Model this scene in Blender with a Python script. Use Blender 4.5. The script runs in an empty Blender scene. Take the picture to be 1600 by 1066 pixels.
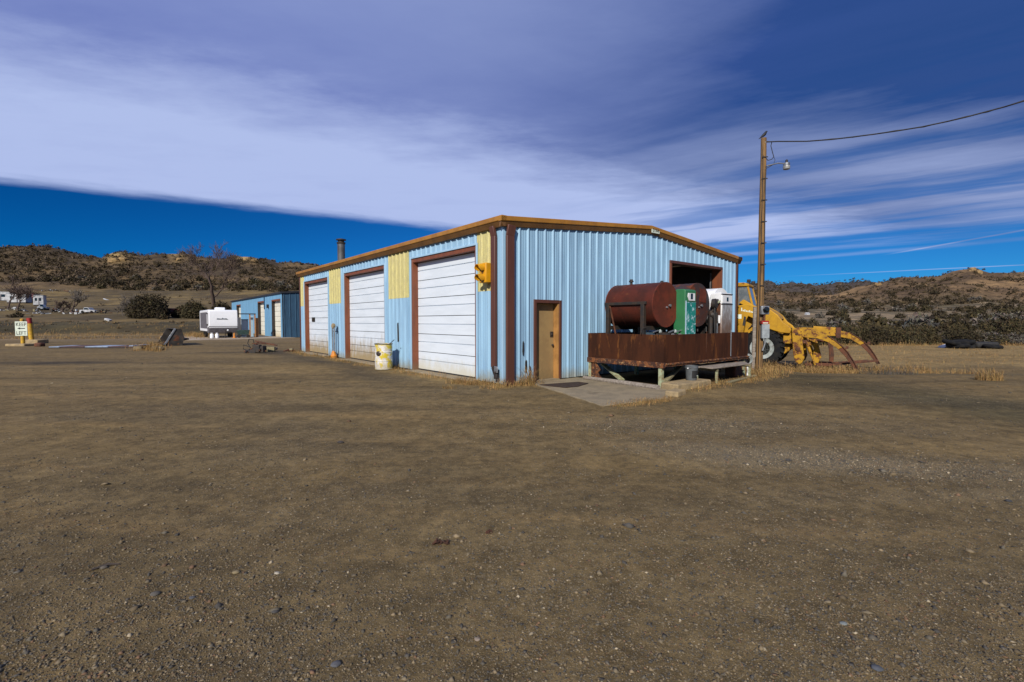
import bpy, math, random
import numpy as np
from mathutils import Vector, Matrix
random.seed(7); RNG = np.random.default_rng(7)
R = math.radians
sc = bpy.context.scene
COL = sc.collection

# ------------------------------------------------------------------ camera, sky, sun, exposure
FPX, PIT, CAMZ = 750.6, 0.041, 1.65
cd = bpy.data.cameras.new('camera'); cam = bpy.data.objects.new('camera', cd); COL.objects.link(cam)
cd.sensor_width = 36; cd.lens = 36 * FPX / 1600; cd.clip_start = .1; cd.clip_end = 9000
cam.location = (0, 0, CAMZ); cam.rotation_euler = (math.pi / 2 - PIT, 0, 0)
sc.camera = cam
SUN_AZ, SUN_EL = 195.0, 32.0
sd = bpy.data.lights.new('sun', 'SUN'); sun = bpy.data.objects.new('sun', sd); COL.objects.link(sun)
sd.energy = 4.9; sd.angle = R(.53); sd.color = (1, .945, .86)
S = Vector((math.sin(R(SUN_AZ)) * math.cos(R(SUN_EL)), math.cos(R(SUN_AZ)) * math.cos(R(SUN_EL)), math.sin(R(SUN_EL))))
sun.rotation_mode = 'QUATERNION'; sun.rotation_quaternion = (-S).to_track_quat('-Z', 'Y')
sc.view_settings.view_transform = 'Standard'; sc.view_settings.look = 'None'
sc.view_settings.exposure = 0; sc.view_settings.gamma = 1; sc.view_settings.use_curve_mapping = False
sc.render.engine = 'CYCLES'
sc.cycles.use_denoising = True
sc.cycles.max_bounces = 6; sc.cycles.diffuse_bounces = 3; sc.cycles.glossy_bounces = 3


class X:
    """small wrapper so that node maths reads like maths"""
    def __init__(s, t, o): s.t, s.o = t, o
    def op(s, f, b=None, c=None):
        n = s.t.nodes.new('ShaderNodeMath'); n.operation = f
        for i, v in enumerate((s, b, c)):
            if v is None: continue
            if isinstance(v, X): s.t.links.new(v.o, n.inputs[i])
            else: n.inputs[i].default_value = v
        return X(s.t, n.outputs[0])
    def __add__(s, b): return s.op('ADD', b)
    __radd__ = __add__
    def __mul__(s, b): return s.op('MULTIPLY', b)
    __rmul__ = __mul__
    def __sub__(s, b): return s.op('SUBTRACT', b)
    def __rsub__(s, b): return (s * -1.0) + b
    def __truediv__(s, b): return s.op('DIVIDE', b)
    def mx(s, b): return s.op('MAXIMUM', b)
    def mn(s, b): return s.op('MINIMUM', b)
    def abs(s): return s.op('ABSOLUTE')
    def step(s, a, b, lo=0., hi=1.):
        n = s.t.nodes.new('ShaderNodeMapRange'); n.interpolation_type = 'SMOOTHSTEP'
        s.t.links.new(s.o, n.inputs[0])
        for i, v in enumerate((a, b, lo, hi)): n.inputs[i + 1].default_value = v
        return X(s.t, n.outputs[0])


def sepv(t, sock):
    n = t.nodes.new('ShaderNodeSeparateXYZ'); t.links.new(sock, n.inputs[0])
    return [X(t, n.outputs[i]) for i in range(3)]


def comb(t, x, y, z=0.):
    n = t.nodes.new('ShaderNodeCombineXYZ')
    for i, v in enumerate((x, y, z)):
        if isinstance(v, X): t.links.new(v.o, n.inputs[i])
        else: n.inputs[i].default_value = v
    return n.outputs[0]


def noise(t, vec, scale, detail=4., rough=.55, col=False):
    n = t.nodes.new('ShaderNodeTexNoise')
    if vec is not None: t.links.new(vec, n.inputs['Vector'])
    n.inputs['Scale'].default_value = scale; n.inputs['Detail'].default_value = detail; n.inputs['Roughness'].default_value = rough
    return n.outputs['Color'] if col else X(t, n.outputs[0])


def mixc(t, f, a, b, mode='MIX'):
    n = t.nodes.new('ShaderNodeMix'); n.data_type = 'RGBA'; n.blend_type = mode
    for i, v in ((0, f), (6, a), (7, b)):
        if isinstance(v, X): t.links.new(v.o, n.inputs[i])
        elif isinstance(v, (int, float)): n.inputs[i].default_value = v
        elif isinstance(v, (tuple, list)): n.inputs[i].default_value = (*v[:3], 1)
        else: t.links.new(v, n.inputs[i])
    return n.outputs[2]


def build_world():
    w = bpy.data.worlds.new('World'); sc.world = w; w.use_nodes = True
    t = w.node_tree; t.nodes.clear()
    out = t.nodes.new('ShaderNodeOutputWorld'); bg = t.nodes.new('ShaderNodeBackground')
    t.links.new(bg.outputs[0], out.inputs[0])
    sky = t.nodes.new('ShaderNodeTexSky'); sky.sky_type = 'NISHITA'; sky.sun_disc = False
    sky.sun_elevation = R(SUN_EL); sky.sun_rotation = R(SUN_AZ)
    sky.altitude = 2000; sky.air_density = 1.0; sky.dust_density = .15; sky.ozone_density = 3.5
    SKY_STR = .10
    tc = t.nodes.new('ShaderNodeTexCoord')
    dx, dy, dz = sepv(t, tc.outputs['Generated'])
    h = dz.mx(.012)
    px, py = dx / h, dy / h
    P = comb(t, px, py)
    # clear air: the deep blue of a dry high plateau
    g = t.nodes.new('ShaderNodeGamma'); g.inputs[1].default_value = 1.25; t.links.new(sky.outputs[0], g.inputs[0])
    tint = mixc(t, 1., g.outputs[0], (.13, .36, .72), 'MULTIPLY')
    azr = (dx / (dy.abs() + .3)).step(-.9, 1.0)
    blue = mixc(t, azr, mixc(t, 1., tint, (.03, .50, .50), 'MULTIPLY'), mixc(t, 1., tint, (.42, .72, .60), 'MULTIPLY'))
    # high cloud sheet, mapped on a flat layer
    warp = noise(t, P, .35, 4.) - .5
    e1 = px * .609 - py + 5.83
    n1 = noise(t, comb(t, px * .5 + py * .3, (py - px * .609) * 1.2), 1.0, 6., .6)
    nfe = noise(t, comb(t, px * 1.6 + py * .9, (py - px * .609) * 2.6), 1.6, 7., .65)
    e1 = e1 + (n1 - .5) * .62 + (nfe - .5) * .28 + warp * .45
    v = px * .67 + py * .9
    e2 = (px * -1.19 - py + 10.9) * .75
    nst = noise(t, comb(t, (px * .8 - py * .6) * .16, v * .62 + warp * .5), 1.7, 7., .58)
    e2 = e2 + (nst - .5) * 4.2 + warp * 1.8
    m1 = e1.step(-.10, .55); m2 = e2.step(-1.4, 2.6)
    mask = m1 * m2
    right = px.step(-.3, 2.6)
    thin = (nst.step(.36, .56) * right) + (1. - right)
    mask = mask * (thin * .68 + .32)
    nfine = noise(t, comb(t, px * .6, py * 1.2), 1.9, 8., .64)
    ew = e1 + (nfine - .5) * .9
    topr = (px + warp * .8).step(-.5, 1.5) * (py + (nst - .5) * .8).step(1.7, 3.3, 1., 0.)
    shade = ew.step(2.2, 3.35) * .50 + ew.step(2.9, 3.4) * ew.step(3.5, 4.3, 1., 0.) * .14 + topr * .62
    sh = (shade + (nfine - .5) * .34 + (nst - .5) * right * -.8).mx(0.).mn(1.)
    dk = mixc(t, px.step(-1.2, 1.6), (.065, .110, .42), (.030, .078, .262))
    cloud = mixc(t, sh, (.445, .535, .84), dk)
    c1 = (px - 5.62 + warp * .12).abs().step(.015, .075, 1., 0.) * py.step(4.2, 4.6) * py.step(6.6, 7.4, 1., 0.) * .5
    d2 = ((px - 7.07) * .581 + (py - 10.) * .814 + warp * .3).abs()
    c2 = d2.step(.02, .17, 1., 0.) * px.step(5.8, 8.) * .5
    d3 = ((px - 4.4) * .75 + (py - 7.9) * .66 + warp * .9).abs()
    c3 = d3.step(.02, .35, 1., 0.) * px.step(3.0, 5.0) * px.step(7.4, 9., 1., 0.) * .25
    # below the layer's far rim the sheet is lost in distance
    low = dz.step(.06, .115)
    mask = ((mask * low) + c1 + c2 + c3).mn(.97)
    sc_ = t.nodes.new('ShaderNodeVectorMath'); sc_.operation = 'SCALE'; sc_.inputs[3].default_value = 1 / SKY_STR
    t.links.new(cloud, sc_.inputs[0])
    fin = mixc(t, mask, blue, sc_.outputs[0])
    t.links.new(fin, bg.inputs[0]); bg.inputs[1].default_value = SKY_STR
build_world()

# ------------------------------------------------------------------ layout helpers (photo pixel -> place in the yard)
_c, _s = math.cos(PIT), math.sin(PIT)
CAMP = Vector((0, 0, CAMZ))
def ray(px, py):
    a = (px - 800) / FPX; b = -(py - 533) / FPX
    return Vector((a, _c + b * _s, -_s + b * _c))
def atY(px, py, Y):
    r = ray(px, py); return CAMP + r * (Y / r.y)
TH = .682
CORNER = Vector((-.2043, 12.337, 0))
DL = Vector((-math.sin(TH), math.cos(TH), 0)); DR = Vector((math.cos(TH), math.sin(TH), 0))
def B(s, t, z=0): return CORNER + DR * s + DL * t + Vector((0, 0, z))
def on_side(px, py, origin, x=0.):
    """where a pixel's ray meets a wall running along DL through origin (+x along DR); returns distance along it and z"""
    r = ray(px, py); k = (x - (CAMP - origin).dot(DR)) / r.dot(DR); P = CAMP + r * k - origin
    return P.dot(DL), P.z + origin.z

def lat(ix, iy, seed):
    h = (ix * 374761393 + iy * 668265263 + seed * 974711) & 0xffffffff
    h = ((h ^ (h >> 13)) * 1274126177) & 0xffffffff
    return ((h ^ (h >> 16)) & 0xffff) / 65535.
def vn(x, y, seed=0):
    x = np.asarray(x, float); y = np.asarray(y, float)
    ix = np.floor(x).astype(np.int64); iy = np.floor(y).astype(np.int64)
    fx = x - ix; fy = y - iy; fx = fx * fx * (3 - 2 * fx); fy = fy * fy * (3 - 2 * fy)
    return (lat(ix, iy, seed) * (1 - fx) + lat(ix + 1, iy, seed) * fx) * (1 - fy) + (lat(ix, iy + 1, seed) * (1 - fx) + lat(ix + 1, iy + 1, seed) * fx) * fy
def fbm(x, y, seed=0, o=4):
    r = 0; a = .5
    for i in range(o):
        r = r + a * (vn(x, y, seed + i) - .5); x = np.asarray(x) * 2.03 + 7.1; y = np.asarray(y) * 2.03 + 3.3; a *= .5
    return r
def sst(a, b, x):
    q = np.clip((np.asarray(x, float) - a) / (b - a), 0, 1); return q * q * (3 - 2 * q)

RL_U = [-900, 0, 60, 110, 165, 178, 240, 300, 350, 372, 402, 440, 480, 600, 1100]
RL_E = [106, 113, 109, 104, 97, 105, 104, 102, 97, 104, 103, 91, 87, 76, 60]
RR_U = [480, 1100, 1200, 1300, 1340, 1400, 1440, 1465, 1480, 1520, 1548, 1600, 1750, 2400]
RR_E = [70, 34, 44, 40, 52, 64, 71, 70, 74, 83, 75, 78, 84, 70]
RF_U = [480, 1100, 1190, 1240, 1280, 1330, 1400, 1500, 2400]
RF_E = [60, 58, 57, 54, 54, 60, 62, 60, 60]
def H(x, y):
    x = np.asarray(x, float); y = np.asarray(y, float)
    Y = np.maximum(y, 1.); u = np.clip(800 + 750 * x / Y, -900, 2400)
    rl = np.interp(u, RL_U, RL_E); rr = np.interp(u, RR_U, RR_E); rf = np.interp(u, RF_U, RF_E)
    def seg(keys):
        z = np.zeros_like(Y)
        for (y0, z0), (y1, z1) in zip(keys[:-1], keys[1:]):
            m = (Y >= y0) & (Y < y1); q = (Y - y0) / (y1 - y0)
            q = q * q * (3 - 2 * q) * .5 + q * .5
            z = np.where(m, z0 + (z1 - z0) * q, z)
        return np.where(Y >= keys[-1][0], keys[-1][1], z)
    e = lambda yy, ee: 1.65 + ee * yy / 750
    zl = seg([(0, 0), (46, 0), (54, .02), (58, .15), (64, 1.15), (76, 1.5), (96, 2.2), (150, 6.05), (230, 12.7), (300, 21.), (345, 29.), (430, e(430, rl * .82)), (520, e(520, rl)), (700, e(700, rl - 28)), (1500, e(1500, 20)), (6000, e(6000, 5))])
    zr = seg([(0, 0), (38, 0), (48, -.5), (72, -3.2), (130, -.1), (200, 3.2), (320, 10.), (410, 15.5), (520, e(520, rr * .72)), (650, e(650, rr)), (900, e(900, rr - 22)), (1250, e(1250, rf * .75)), (1700, e(1700, rf)), (2600, e(2600, 20)), (6000, e(6000, 5))])
    k = sst(560, 1080, u)
    z = zl * (1 - k) + zr * k
    hillside = sst(260, 420, Y)
    z = z + fbm(x / 55, y / 55, 3, 5) * hillside * Y * .035 + fbm(x / 14, y / 14, 9, 3) * hillside * 3.
    z = z + fbm(x / 9, y / 9, 5, 3) * sst(54, 75, Y) * .9
    z = z - .26 * sst(8.2, 11.2, x) * sst(13.5, 18.5, y) * (1 - sst(70, 120, Y))
    d = (np.abs((x - 3) * .776 + (y - 17) * .63)) # stays level round the workshop
    near = 1 - sst(25, 60, np.hypot(x, y))
    z = z + (fbm(x / 1.3, y / 1.3, 21, 4) * .05 + fbm(x / 5, y / 5, 31, 2) * .05) * near * sst(1, 3, np.hypot(x, y)) * sst(0, 1, 1.0) - .012 * near
    return z
def Hs(x, y): return float(H(np.array([x]), np.array([y]))[0])
def gpt(px, py):
    """ground point seen at a pixel of the photo"""
    r = ray(px, py); Y = np.geomspace(2, 1500, 1600); k = Y / r.y
    d = CAMZ + r.z * k - H(r.x * k, Y)
    i = int(np.argmax(d < 0)) if (d < 0).any() else len(Y) - 1
    return Vector((r.x * k[i], Y[i], float(H(np.array([r.x * k[i]]), np.array([Y[i]]))[0])))
def G(x, y): return Vector((x, y, Hs(x, y)))

# ------------------------------------------------------------------ object helpers
def tag(o, label=None, cat=None, group=None, kind=None):
    if label: o['label'] = label
    if cat: o['category'] = cat
    if group: o['group'] = group
    if kind: o['kind'] = kind
    return o
def thing(name, label, cat, loc=(0, 0, 0), rz=0., group=None, scale=1.):
    o = bpy.data.objects.new(name, None); COL.objects.link(o); o.empty_display_size = .3
    o.location = loc; o.rotation_euler = (0, 0, rz); o.scale = (scale,) * 3
    return tag(o, label, cat, group)
def copy_tree(o, parent=None):
    c = o.copy(); COL.objects.link(c)
    if parent: c.parent = parent
    for ch in o.children: copy_tree(ch, c)
    return c

class MB:
    def __init__(s): s.v = []; s.f = []
    def add(s, vs, fs):
        n = len(s.v); s.v += [tuple(p) for p in vs]; s.f += [tuple(i + n for i in q) for q in fs]; return s
    def box(s, x0, x1, y0, y1, z0, z1):
        return s.add([(x, y, z) for x in (x0, x1) for y in (y0, y1) for z in (z0, z1)],
                     [(0, 1, 3, 2), (4, 6, 7, 5), (0, 4, 5, 1), (2, 3, 7, 6), (0, 2, 6, 4), (1, 5, 7, 3)])
    def cbox(s, c, sz, rot=None):
        m = rot.to_matrix() if rot is not None else Matrix.Identity(3); c = Vector(c)
        vs = [c + m @ Vector((x * sz[0] / 2, y * sz[1] / 2, z * sz[2] / 2)) for x in (-1, 1) for y in (-1, 1) for z in (-1, 1)]
        return s.add(vs, [(0, 1, 3, 2), (4, 6, 7, 5), (0, 4, 5, 1), (2, 3, 7, 6), (0, 2, 6, 4), (1, 5, 7, 3)])
    def bar(s, p, q, w, h=None, up=(0, 0, 1)):
        p, q = Vector(p), Vector(q); h = h or w; d = (q - p).normalized(); up = Vector(up)
        if abs(d.dot(up)) > .97: up = Vector((0, 1, 0)) if abs(d.y) < .9 else Vector((1, 0, 0))
        a = d.cross(up).normalized() * (w / 2); b = a.cross(d).normalized() * (h / 2)
        vs = [p - a - b, p + a - b, p + a + b, p - a + b, q - a - b, q + a - b, q + a + b, q - a + b]
        return s.add(vs, [(0, 1, 2, 3), (4, 7, 6, 5), (0, 4, 5, 1), (1, 5, 6, 2), (2, 6, 7, 3), (3, 7, 4, 0)])
    def tube(s, pts, r, n=8, caps=True):
        pts = [Vector(p) for p in pts]; k = len(pts); rs = list(r) if hasattr(r, '__len__') else [r] * k
        base = len(s.v); ref = None
        for i, p in enumerate(pts):
            d = (pts[min(i + 1, k - 1)] - pts[max(i - 1, 0)]).normalized()
            if ref is None: ref = Vector((0, 0, 1)) if abs(d.z) < .9 else Vector((1, 0, 0))
            a = d.cross(ref).normalized(); b = a.cross(d).normalized(); ref = b
            for j in range(n):
                th = 2 * math.pi * j / n
                s.v.append(tuple(p + (a * math.cos(th) + b * math.sin(th)) * rs[i]))
        for i in range(k - 1):
            for j in range(n):
                j2 = (j + 1) % n
                s.f.append((base + i * n + j, base + (i + 1) * n + j, base + (i + 1) * n + j2, base + i * n + j2))
        if caps:
            s.f.append(tuple(base + j for j in range(n))); s.f.append(tuple(base + (k - 1) * n + j for j in reversed(range(n))))
        return s
    def lathe(s, prof, o=(0, 0, 0), d=(0, 0, 1), n=24):
        """prof: (distance along axis, radius)"""
        o, d = Vector(o), Vector(d).normalized()
        ref = Vector((0, 0, 1)) if abs(d.z) < .9 else Vector((1, 0, 0))
        a = d.cross(ref).normalized(); b = a.cross(d); base = len(s.v)
        for (h, r) in prof:
            for j in range(n):
                th = 2 * math.pi * j / n
                s.v.append(tuple(o + d * h + (a * math.cos(th) + b * math.sin(th)) * max(r, 1e-4)))
        for i in range(len(prof) - 1):
            for j in range(n):
                j2 = (j + 1) % n
                s.f.append((base + i * n + j, base + (i + 1) * n + j, base + (i + 1) * n + j2, base + i * n + j2))
        s.f.append(tuple(base + j for j in range(n))); s.f.append(tuple(base + (len(prof) - 1) * n + j for j in reversed(range(n))))
        return s
    def prism(s, poly, place, o0, o1):
        n = len(poly); vs = [place(a, b, o0) for a, b in poly] + [place(a, b, o1) for a, b in poly]
        fs = [tuple(range(n)), tuple(range(2 * n - 1, n - 1, -1))] + [(i, i + n, (i + 1) % n + n, (i + 1) % n) for i in range(n)]
        return s.add(vs, fs)
    def torus(s, c, axis, R1, r1, n=28, m=10, sq=1.):
        c, d = Vector(c), Vector(axis).normalized(); ref = Vector((0, 0, 1)) if abs(d.z) < .9 else Vector((1, 0, 0))
        a = d.cross(ref).normalized(); b = a.cross(d); base = len(s.v)
        for i in range(n):
            th = 2 * math.pi * i / n; e = a * math.cos(th) + b * math.sin(th)
            for j in range(m):
                ph = 2 * math.pi * j / m
                s.v.append(tuple(c + e * (R1 + r1 * math.cos(ph)) + d * (r1 * sq * math.sin(ph))))
        for i in range(n):
            for j in range(m):
                s.f.append((base + i * m + j, base + ((i + 1) % n) * m + j, base + ((i + 1) % n) * m + (j + 1) % m, base + i * m + (j + 1) % m))
        return s
    def mesh(s, name, mat, smooth=35):
        me = bpy.data.meshes.new(name); me.from_pydata(s.v, [], s.f); 
        if mat: me.materials.append(mat)
        import bmesh as _b
        bm = _b.new(); bm.from_mesh(me); _b.ops.recalc_face_normals(bm, faces=bm.faces); bm.to_mesh(me); bm.free()
        if smooth: me.shade_smooth(); me.set_sharp_from_angle(angle=R(smooth))
        return me
    def build(s, name, mat, parent=None, bevel=0., smooth=35, label=None):
        o = bpy.data.objects.new(name, s.mesh(name, mat, smooth)); COL.objects.link(o)
        if parent: o.parent = parent
        if bevel:
            b = o.modifiers.new('edge', 'BEVEL'); b.width = bevel; b.segments = 2; b.limit_method = 'ANGLE'; b.angle_limit = R(40); b.harden_normals = False
        if label: o['label'] = label
        return o
def np_mesh(name, V, F, mat, cols=None, smooth=False):
    """V (n,3), F (m,3 or 4) arrays; cols per-vertex rgb"""
    me = bpy.data.meshes.new(name); V = np.ascontiguousarray(V, np.float32); F = np.ascontiguousarray(F, np.int32)
    me.vertices.add(len(V)); me.vertices.foreach_set('co', V.ravel())
    k = F.shape[1]; me.loops.add(F.size); me.loops.foreach_set('vertex_index', F.ravel())
    me.polygons.add(len(F)); me.polygons.foreach_set('loop_start', np.arange(0, F.size, k, dtype=np.int32))
    try: me.polygons.foreach_set('loop_total', np.full(len(F), k, np.int32))
    except Exception: pass
    if cols is not None:
        a = me.color_attributes.new('tone', 'FLOAT_COLOR', 'POINT')
        a.data.foreach_set('color', np.concatenate([cols, np.ones((len(cols), 1))], 1).astype(np.float32).ravel())
    me.update(calc_edges=True); me.validate()
    if smooth: me.shade_smooth()
    if mat: me.materials.append(mat)
    return me
def link(name, me, parent=None):
    o = bpy.data.objects.new(name, me); COL.objects.link(o)
    if parent: o.parent = parent
    return o

# ------------------------------------------------------------------ materials
MATS = {}
def pm(name, c1, c2=None, scale=4., rough=.7, metal=0., bump=0., stretch=(1, 1, 1), lo=.4, hi=.62, rust=None, stain=None, grain=.12, attr=None, spec=.4):
    if name in MATS: return MATS[name]
    m = bpy.data.materials.new(name); m.use_nodes = True; t = m.node_tree
    b = t.nodes['Principled BSDF']; tc = t.nodes.new('ShaderNodeTexCoord'); obj = tc.outputs['Object']
    x, y, z = sepv(t, obj)
    vec = comb(t, x * stretch[0], y * stretch[1], z * stretch[2])
    c2 = c2 or tuple(v * .72 for v in c1)
    n = noise(t, vec, scale, 6., .62)
    col = mixc(t, n.step(lo, hi), c1, c2)
    rgh = None
    if rust:
        rc, amt, rs = rust
        rn = noise(t, vec, rs, 8., .68); k = rn.step(1 - amt - .05, 1 - amt + .05)
        col = mixc(t, k, col, rc)
    if stain:   # (colour, z low, z high, strength): ground-splash dirt with its own ragged edge
        k = (z + (noise(t, comb(t, x * 3, y * 3, z * 1.6), 1.4, 7., .72) - .5) * (stain[2] - stain[1]) * 1.6).step(stain[1], stain[2], stain[3], 0.)
        col = mixc(t, k, col, stain[0])
    if attr:
        a = t.nodes.new('ShaderNodeVertexColor'); a.layer_name = 'tone'
        col = mixc(t, 1., col, a.outputs[0], 'MULTIPLY')
    if grain:
        g = noise(t, obj, 60., 3., .7)
        col = mixc(t, 1., col, mixc(t, g.step(.3, .7), (1 - grain,) * 3, (1 + grain,) * 3), 'MULTIPLY')
    t.links.new(col, b.inputs['Base Color'])
    b.inputs['Roughness'].default_value = rough; b.inputs['Metallic'].default_value = metal
    b.inputs['Specular IOR Level'].default_value = spec
    if bump:
        bp = t.nodes.new('ShaderNodeBump'); bp.inputs['Strength'].default_value = min(1, bump); bp.inputs['Distance'].default_value = .02
        nb = noise(t, vec, scale * 3, 6., .6); t.links.new(nb.o, bp.inputs['Height']); t.links.new(bp.outputs[0], b.inputs['Normal'])
    MATS[name] = m; return m

RUST = (.11, .035, .014)
M_wall = pm('blue_sheet_paint', (.275, .45, .595), (.22, .365, .50), 1.1, .36, .0, stretch=(3, 3, .35), stain=((.22, .19, .11), .02, .42, .7), grain=.05, spec=.5)
M_wall_plain = pm('blue_trim_paint', (.33, .50, .64), None, 1.5, .45, stretch=(3, 3, .4), lo=.5, hi=.8, stain=((.22, .19, .11), .0, .3, .6), grain=.05)
M_yel_panel = pm('yellow_fibreglass', (.54, .48, .19), (.43, .38, .17), 5., .5, stretch=(4, 4, .8), grain=.14)
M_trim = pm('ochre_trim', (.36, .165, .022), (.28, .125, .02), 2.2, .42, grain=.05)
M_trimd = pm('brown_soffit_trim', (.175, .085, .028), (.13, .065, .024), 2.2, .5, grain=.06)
M_brown = pm('brown_trim', (.105, .04, .026), (.085, .034, .024), 2.5, .45, stretch=(2, 2, .3), grain=.06)
M_jamb = pm('redbrown_jamb', (.20, .062, .026), (.15, .05, .025), 3., .5, stretch=(2, 2, .4), stain=((.16, .12, .07), 0, .4, .6), grain=.06)
M_white = pm('white_door_paint', (.675, .73, .775), (.63, .685, .73), 1.2, .4, stretch=(.6, .6, 4), stain=((.50, .43, .24), .0, .55, .6), grain=.03)
M_white2 = pm('white_door_paint_dirtier', (.675, .73, .775), (.62, .675, .72), 1.2, .4, stretch=(.6, .6, 4), stain=((.30, .21, .08), .1, 1.15, .92), grain=.03)
M_tan = pm('tan_door_paint', (.30, .20, .085), (.26, .17, .075), 3., .5, stain=((.14, .10, .05), .0, .5, .6), grain=.05)
M_tanl = pm('tan_jamb_paint', (.40, .20, .06), None, 3., .5, grain=.05)
M_inner = pm('interior_liner', (.10, .10, .10), None, 2., .9)
M_roof = pm('galvanised_roof', (.42, .43, .44), (.34, .34, .34), 2., .4, .6)
M_black = pm('black_rubber', (.018, .018, .018), (.028, .026, .024), 6., .8)
M_dark = pm('dark_steel', (.03, .028, .027), (.05, .035, .025), 6., .6, .3)
M_galv = pm('galvanised_steel', (.36, .37, .38), (.26, .27, .28), 6., .4, .7)
M_concrete = pm('concrete', (.26, .205, .125), (.20, .16, .10), 2.2, .9, bump=.25, grain=.16, rust=((.15, .115, .07), .38, 1.3))
M_concrete_y = pm('weathered_concrete', (.34, .25, .13), (.24, .18, .10), 4., .9, bump=.5, grain=.2)
M_rusttank = pm('rust_red_paint', (.082, .019, .011), (.048, .015, .010), 1.6, .55, stretch=(1, 1, 1.5), grain=.08, rust=((.11, .035, .014), .36, 6.), spec=.18)
M_rustend = pm('rust_red_end', (.135, .030, .016), (.09, .024, .014), 2.4, .65, grain=.1, spec=.18, rust=((.05, .02, .012), .4, 4.))
M_tank2 = pm('oily_grey_steel', (.040, .034, .036), (.06, .026, .020), 2., .6, .1, rust=((.15, .04, .014), .40, 2.5), spec=.25)
M_tankw = pm('white_tank_paint', (.74, .74, .73), (.62, .62, .62), 3., .45, rust=((.10, .06, .04), .30, 5.))
M_platform = pm('rusted_plate', (.058, .020, .009), (.034, .013, .007), 1.6, .8, stretch=(2.2, 2.2, .5), bump=.15, rust=((.13, .048, .014), .40, 2.2), grain=.12, spec=.12)
M_rustedge = pm('flaking_rust', (.18, .065, .02), (.05, .02, .012), 9., .85, bump=.5, lo=.42, hi=.52, rust=((.42, .27, .12), .38, 14.), grain=.2)
M_leggrn = pm('pale_green_steel', (.33, .36, .22), (.24, .22, .12), 9., .7, rust=((.22, .08, .02), .40, 12.))
M_green = pm('green_pump_paint', (.035, .17, .065), (.03, .15, .06), 2., .4, grain=.05)
M_teal = pm('peeling_teal_paint', (.012, .22, .18), (.010, .16, .135), 7., .5, rust=((.42, .58, .62), .42, 9.), grain=.08)
M_peelw = pm('peeled_pale_blue', (.50, .66, .74), (.40, .56, .66), 6., .5, rust=((.02, .20, .16), .38, 9.))
M_whitep = pm('white_enamel', (.78, .78, .77), (.66, .66, .64), 3., .35, stain=((.16, .075, .035), .75, 1.45, .85))
M_polished = pm('dull_aluminium', (.60, .58, .56), (.42, .38, .34), 5., .35, .5, stretch=(3, 3, 1), stain=((.20, .10, .05), .7, 1.5, .85), grain=.15)
M_glassblk = pm('dark_glass', (.01, .011, .013), None, 3., .12, spec=.6)
M_wood = pm('grey_wood', (.27, .23, .19), (.17, .14, .11), 3., .85, bump=.3, stretch=(1, 8, 8), grain=.15)
M_woodold = pm('weathered_plank', (.26, .22, .12), (.16, .14, .08), 5., .9, bump=.3, stretch=(8, 1, 8))
M_pole = pm('pole_wood', (.25, .140, .050), (.10, .060, .026), 3.2, .85, bump=.6, stretch=(9, 9, .35), lo=.4, hi=.6, grain=.18)
M_yellow = pm('machine_yellow', (.46, .245, .011), (.33, .17, .012), 1.6, .5, rust=(RUST, .35, 5.), spec=.3, grain=.06)
M_yellow_worn = pm('worn_machine_yellow', (.42, .225, .014), (.28, .145, .016), 3., .6, rust=(RUST, .45, 6.), spec=.25, grain=.1)
M_rusty = pm('bare_rusty_iron', (.12, .042, .018), (.06, .026, .015), 5., .8, bump=.3, rust=((.22, .09, .03), .36, 8.), grain=.15)
M_rim = pm('rim_paint', (.33, .36, .34), (.22, .24, .22), 6., .5, rust=(RUST, .38, 7.))
M_tyre = pm('tyre_rubber', (.009, .0095, .011), (.018, .017, .015), 5., .85, grain=.2, spec=.15)
M_glass = pm('cab_glass', (.10, .115, .125), (.16, .17, .17), 5., .15, spec=.6)
M_sigyel = pm('signal_yellow', (.66, .31, .006), (.52, .25, .01), 3., .45, grain=.05)
M_safyel = pm('faded_safety_yellow', (.55, .33, .02), (.40, .22, .03), 5., .6, rust=((.25, .07, .02), .38, 7.))
M_redpaint = pm('red_paint', (.30, .02, .015), None, 5., .6, rust=((.12, .03, .02), .4, 8.))
M_signw = pm('sign_white', (.66, .72, .60), (.58, .64, .52), 4., .5)
M_ink = pm('sign_ink', (.02, .02, .02), None, 4., .6)
M_drum = pm('drum_white', (.66, .64, .60), (.50, .47, .42), 5., .5, rust=((.55, .42, .03), .47, 4.2), stain=((.3, .24, .12), 0, .3, .6), grain=.12)
M_orange = pm('orange_paint', (.62, .22, .02), None, 5., .5, rust=((.3, .1, .02), .4, 6.))
M_greyplas = pm('grey_plastic', (.10, .11, .115), None, 4., .5)
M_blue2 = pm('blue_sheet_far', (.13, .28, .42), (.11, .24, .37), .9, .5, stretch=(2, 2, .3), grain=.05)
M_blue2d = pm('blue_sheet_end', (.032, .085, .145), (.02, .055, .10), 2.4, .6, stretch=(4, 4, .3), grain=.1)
M_cream = pm('cream_door', (.74, .72, .60), (.66, .62, .50), 2., .5, stain=((.45, .35, .2), 0, .8, .6))
M_rvwhite = pm('rv_gelcoat', (.82, .83, .84), (.78, .79, .80), 1., .3, grain=.02)
M_rvgrey = pm('rv_lower_grey', (.13, .12, .13), (.09, .085, .09), 3., .5)
M_logo = pm('rv_print', (.12, .14, .16), None, 3., .5)
M_steelp = pm('scale_plate_blue', (.30, .37, .46), (.24, .29, .36), 4., .5, .2)
M_rustpl = pm('scale_plate_rust', (.10, .05, .04), (.06, .035, .03), 4., .7)
M_mat = pm('door_mat', (.045, .024, .014), (.03, .018, .012), 20., .95, bump=.6)
M_bird = pm('bird_black', (.012, .012, .014), None, 6., .6)
M_lampgl = pm('lamp_lens', (.26, .26, .25), None, 5., .25)
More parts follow.
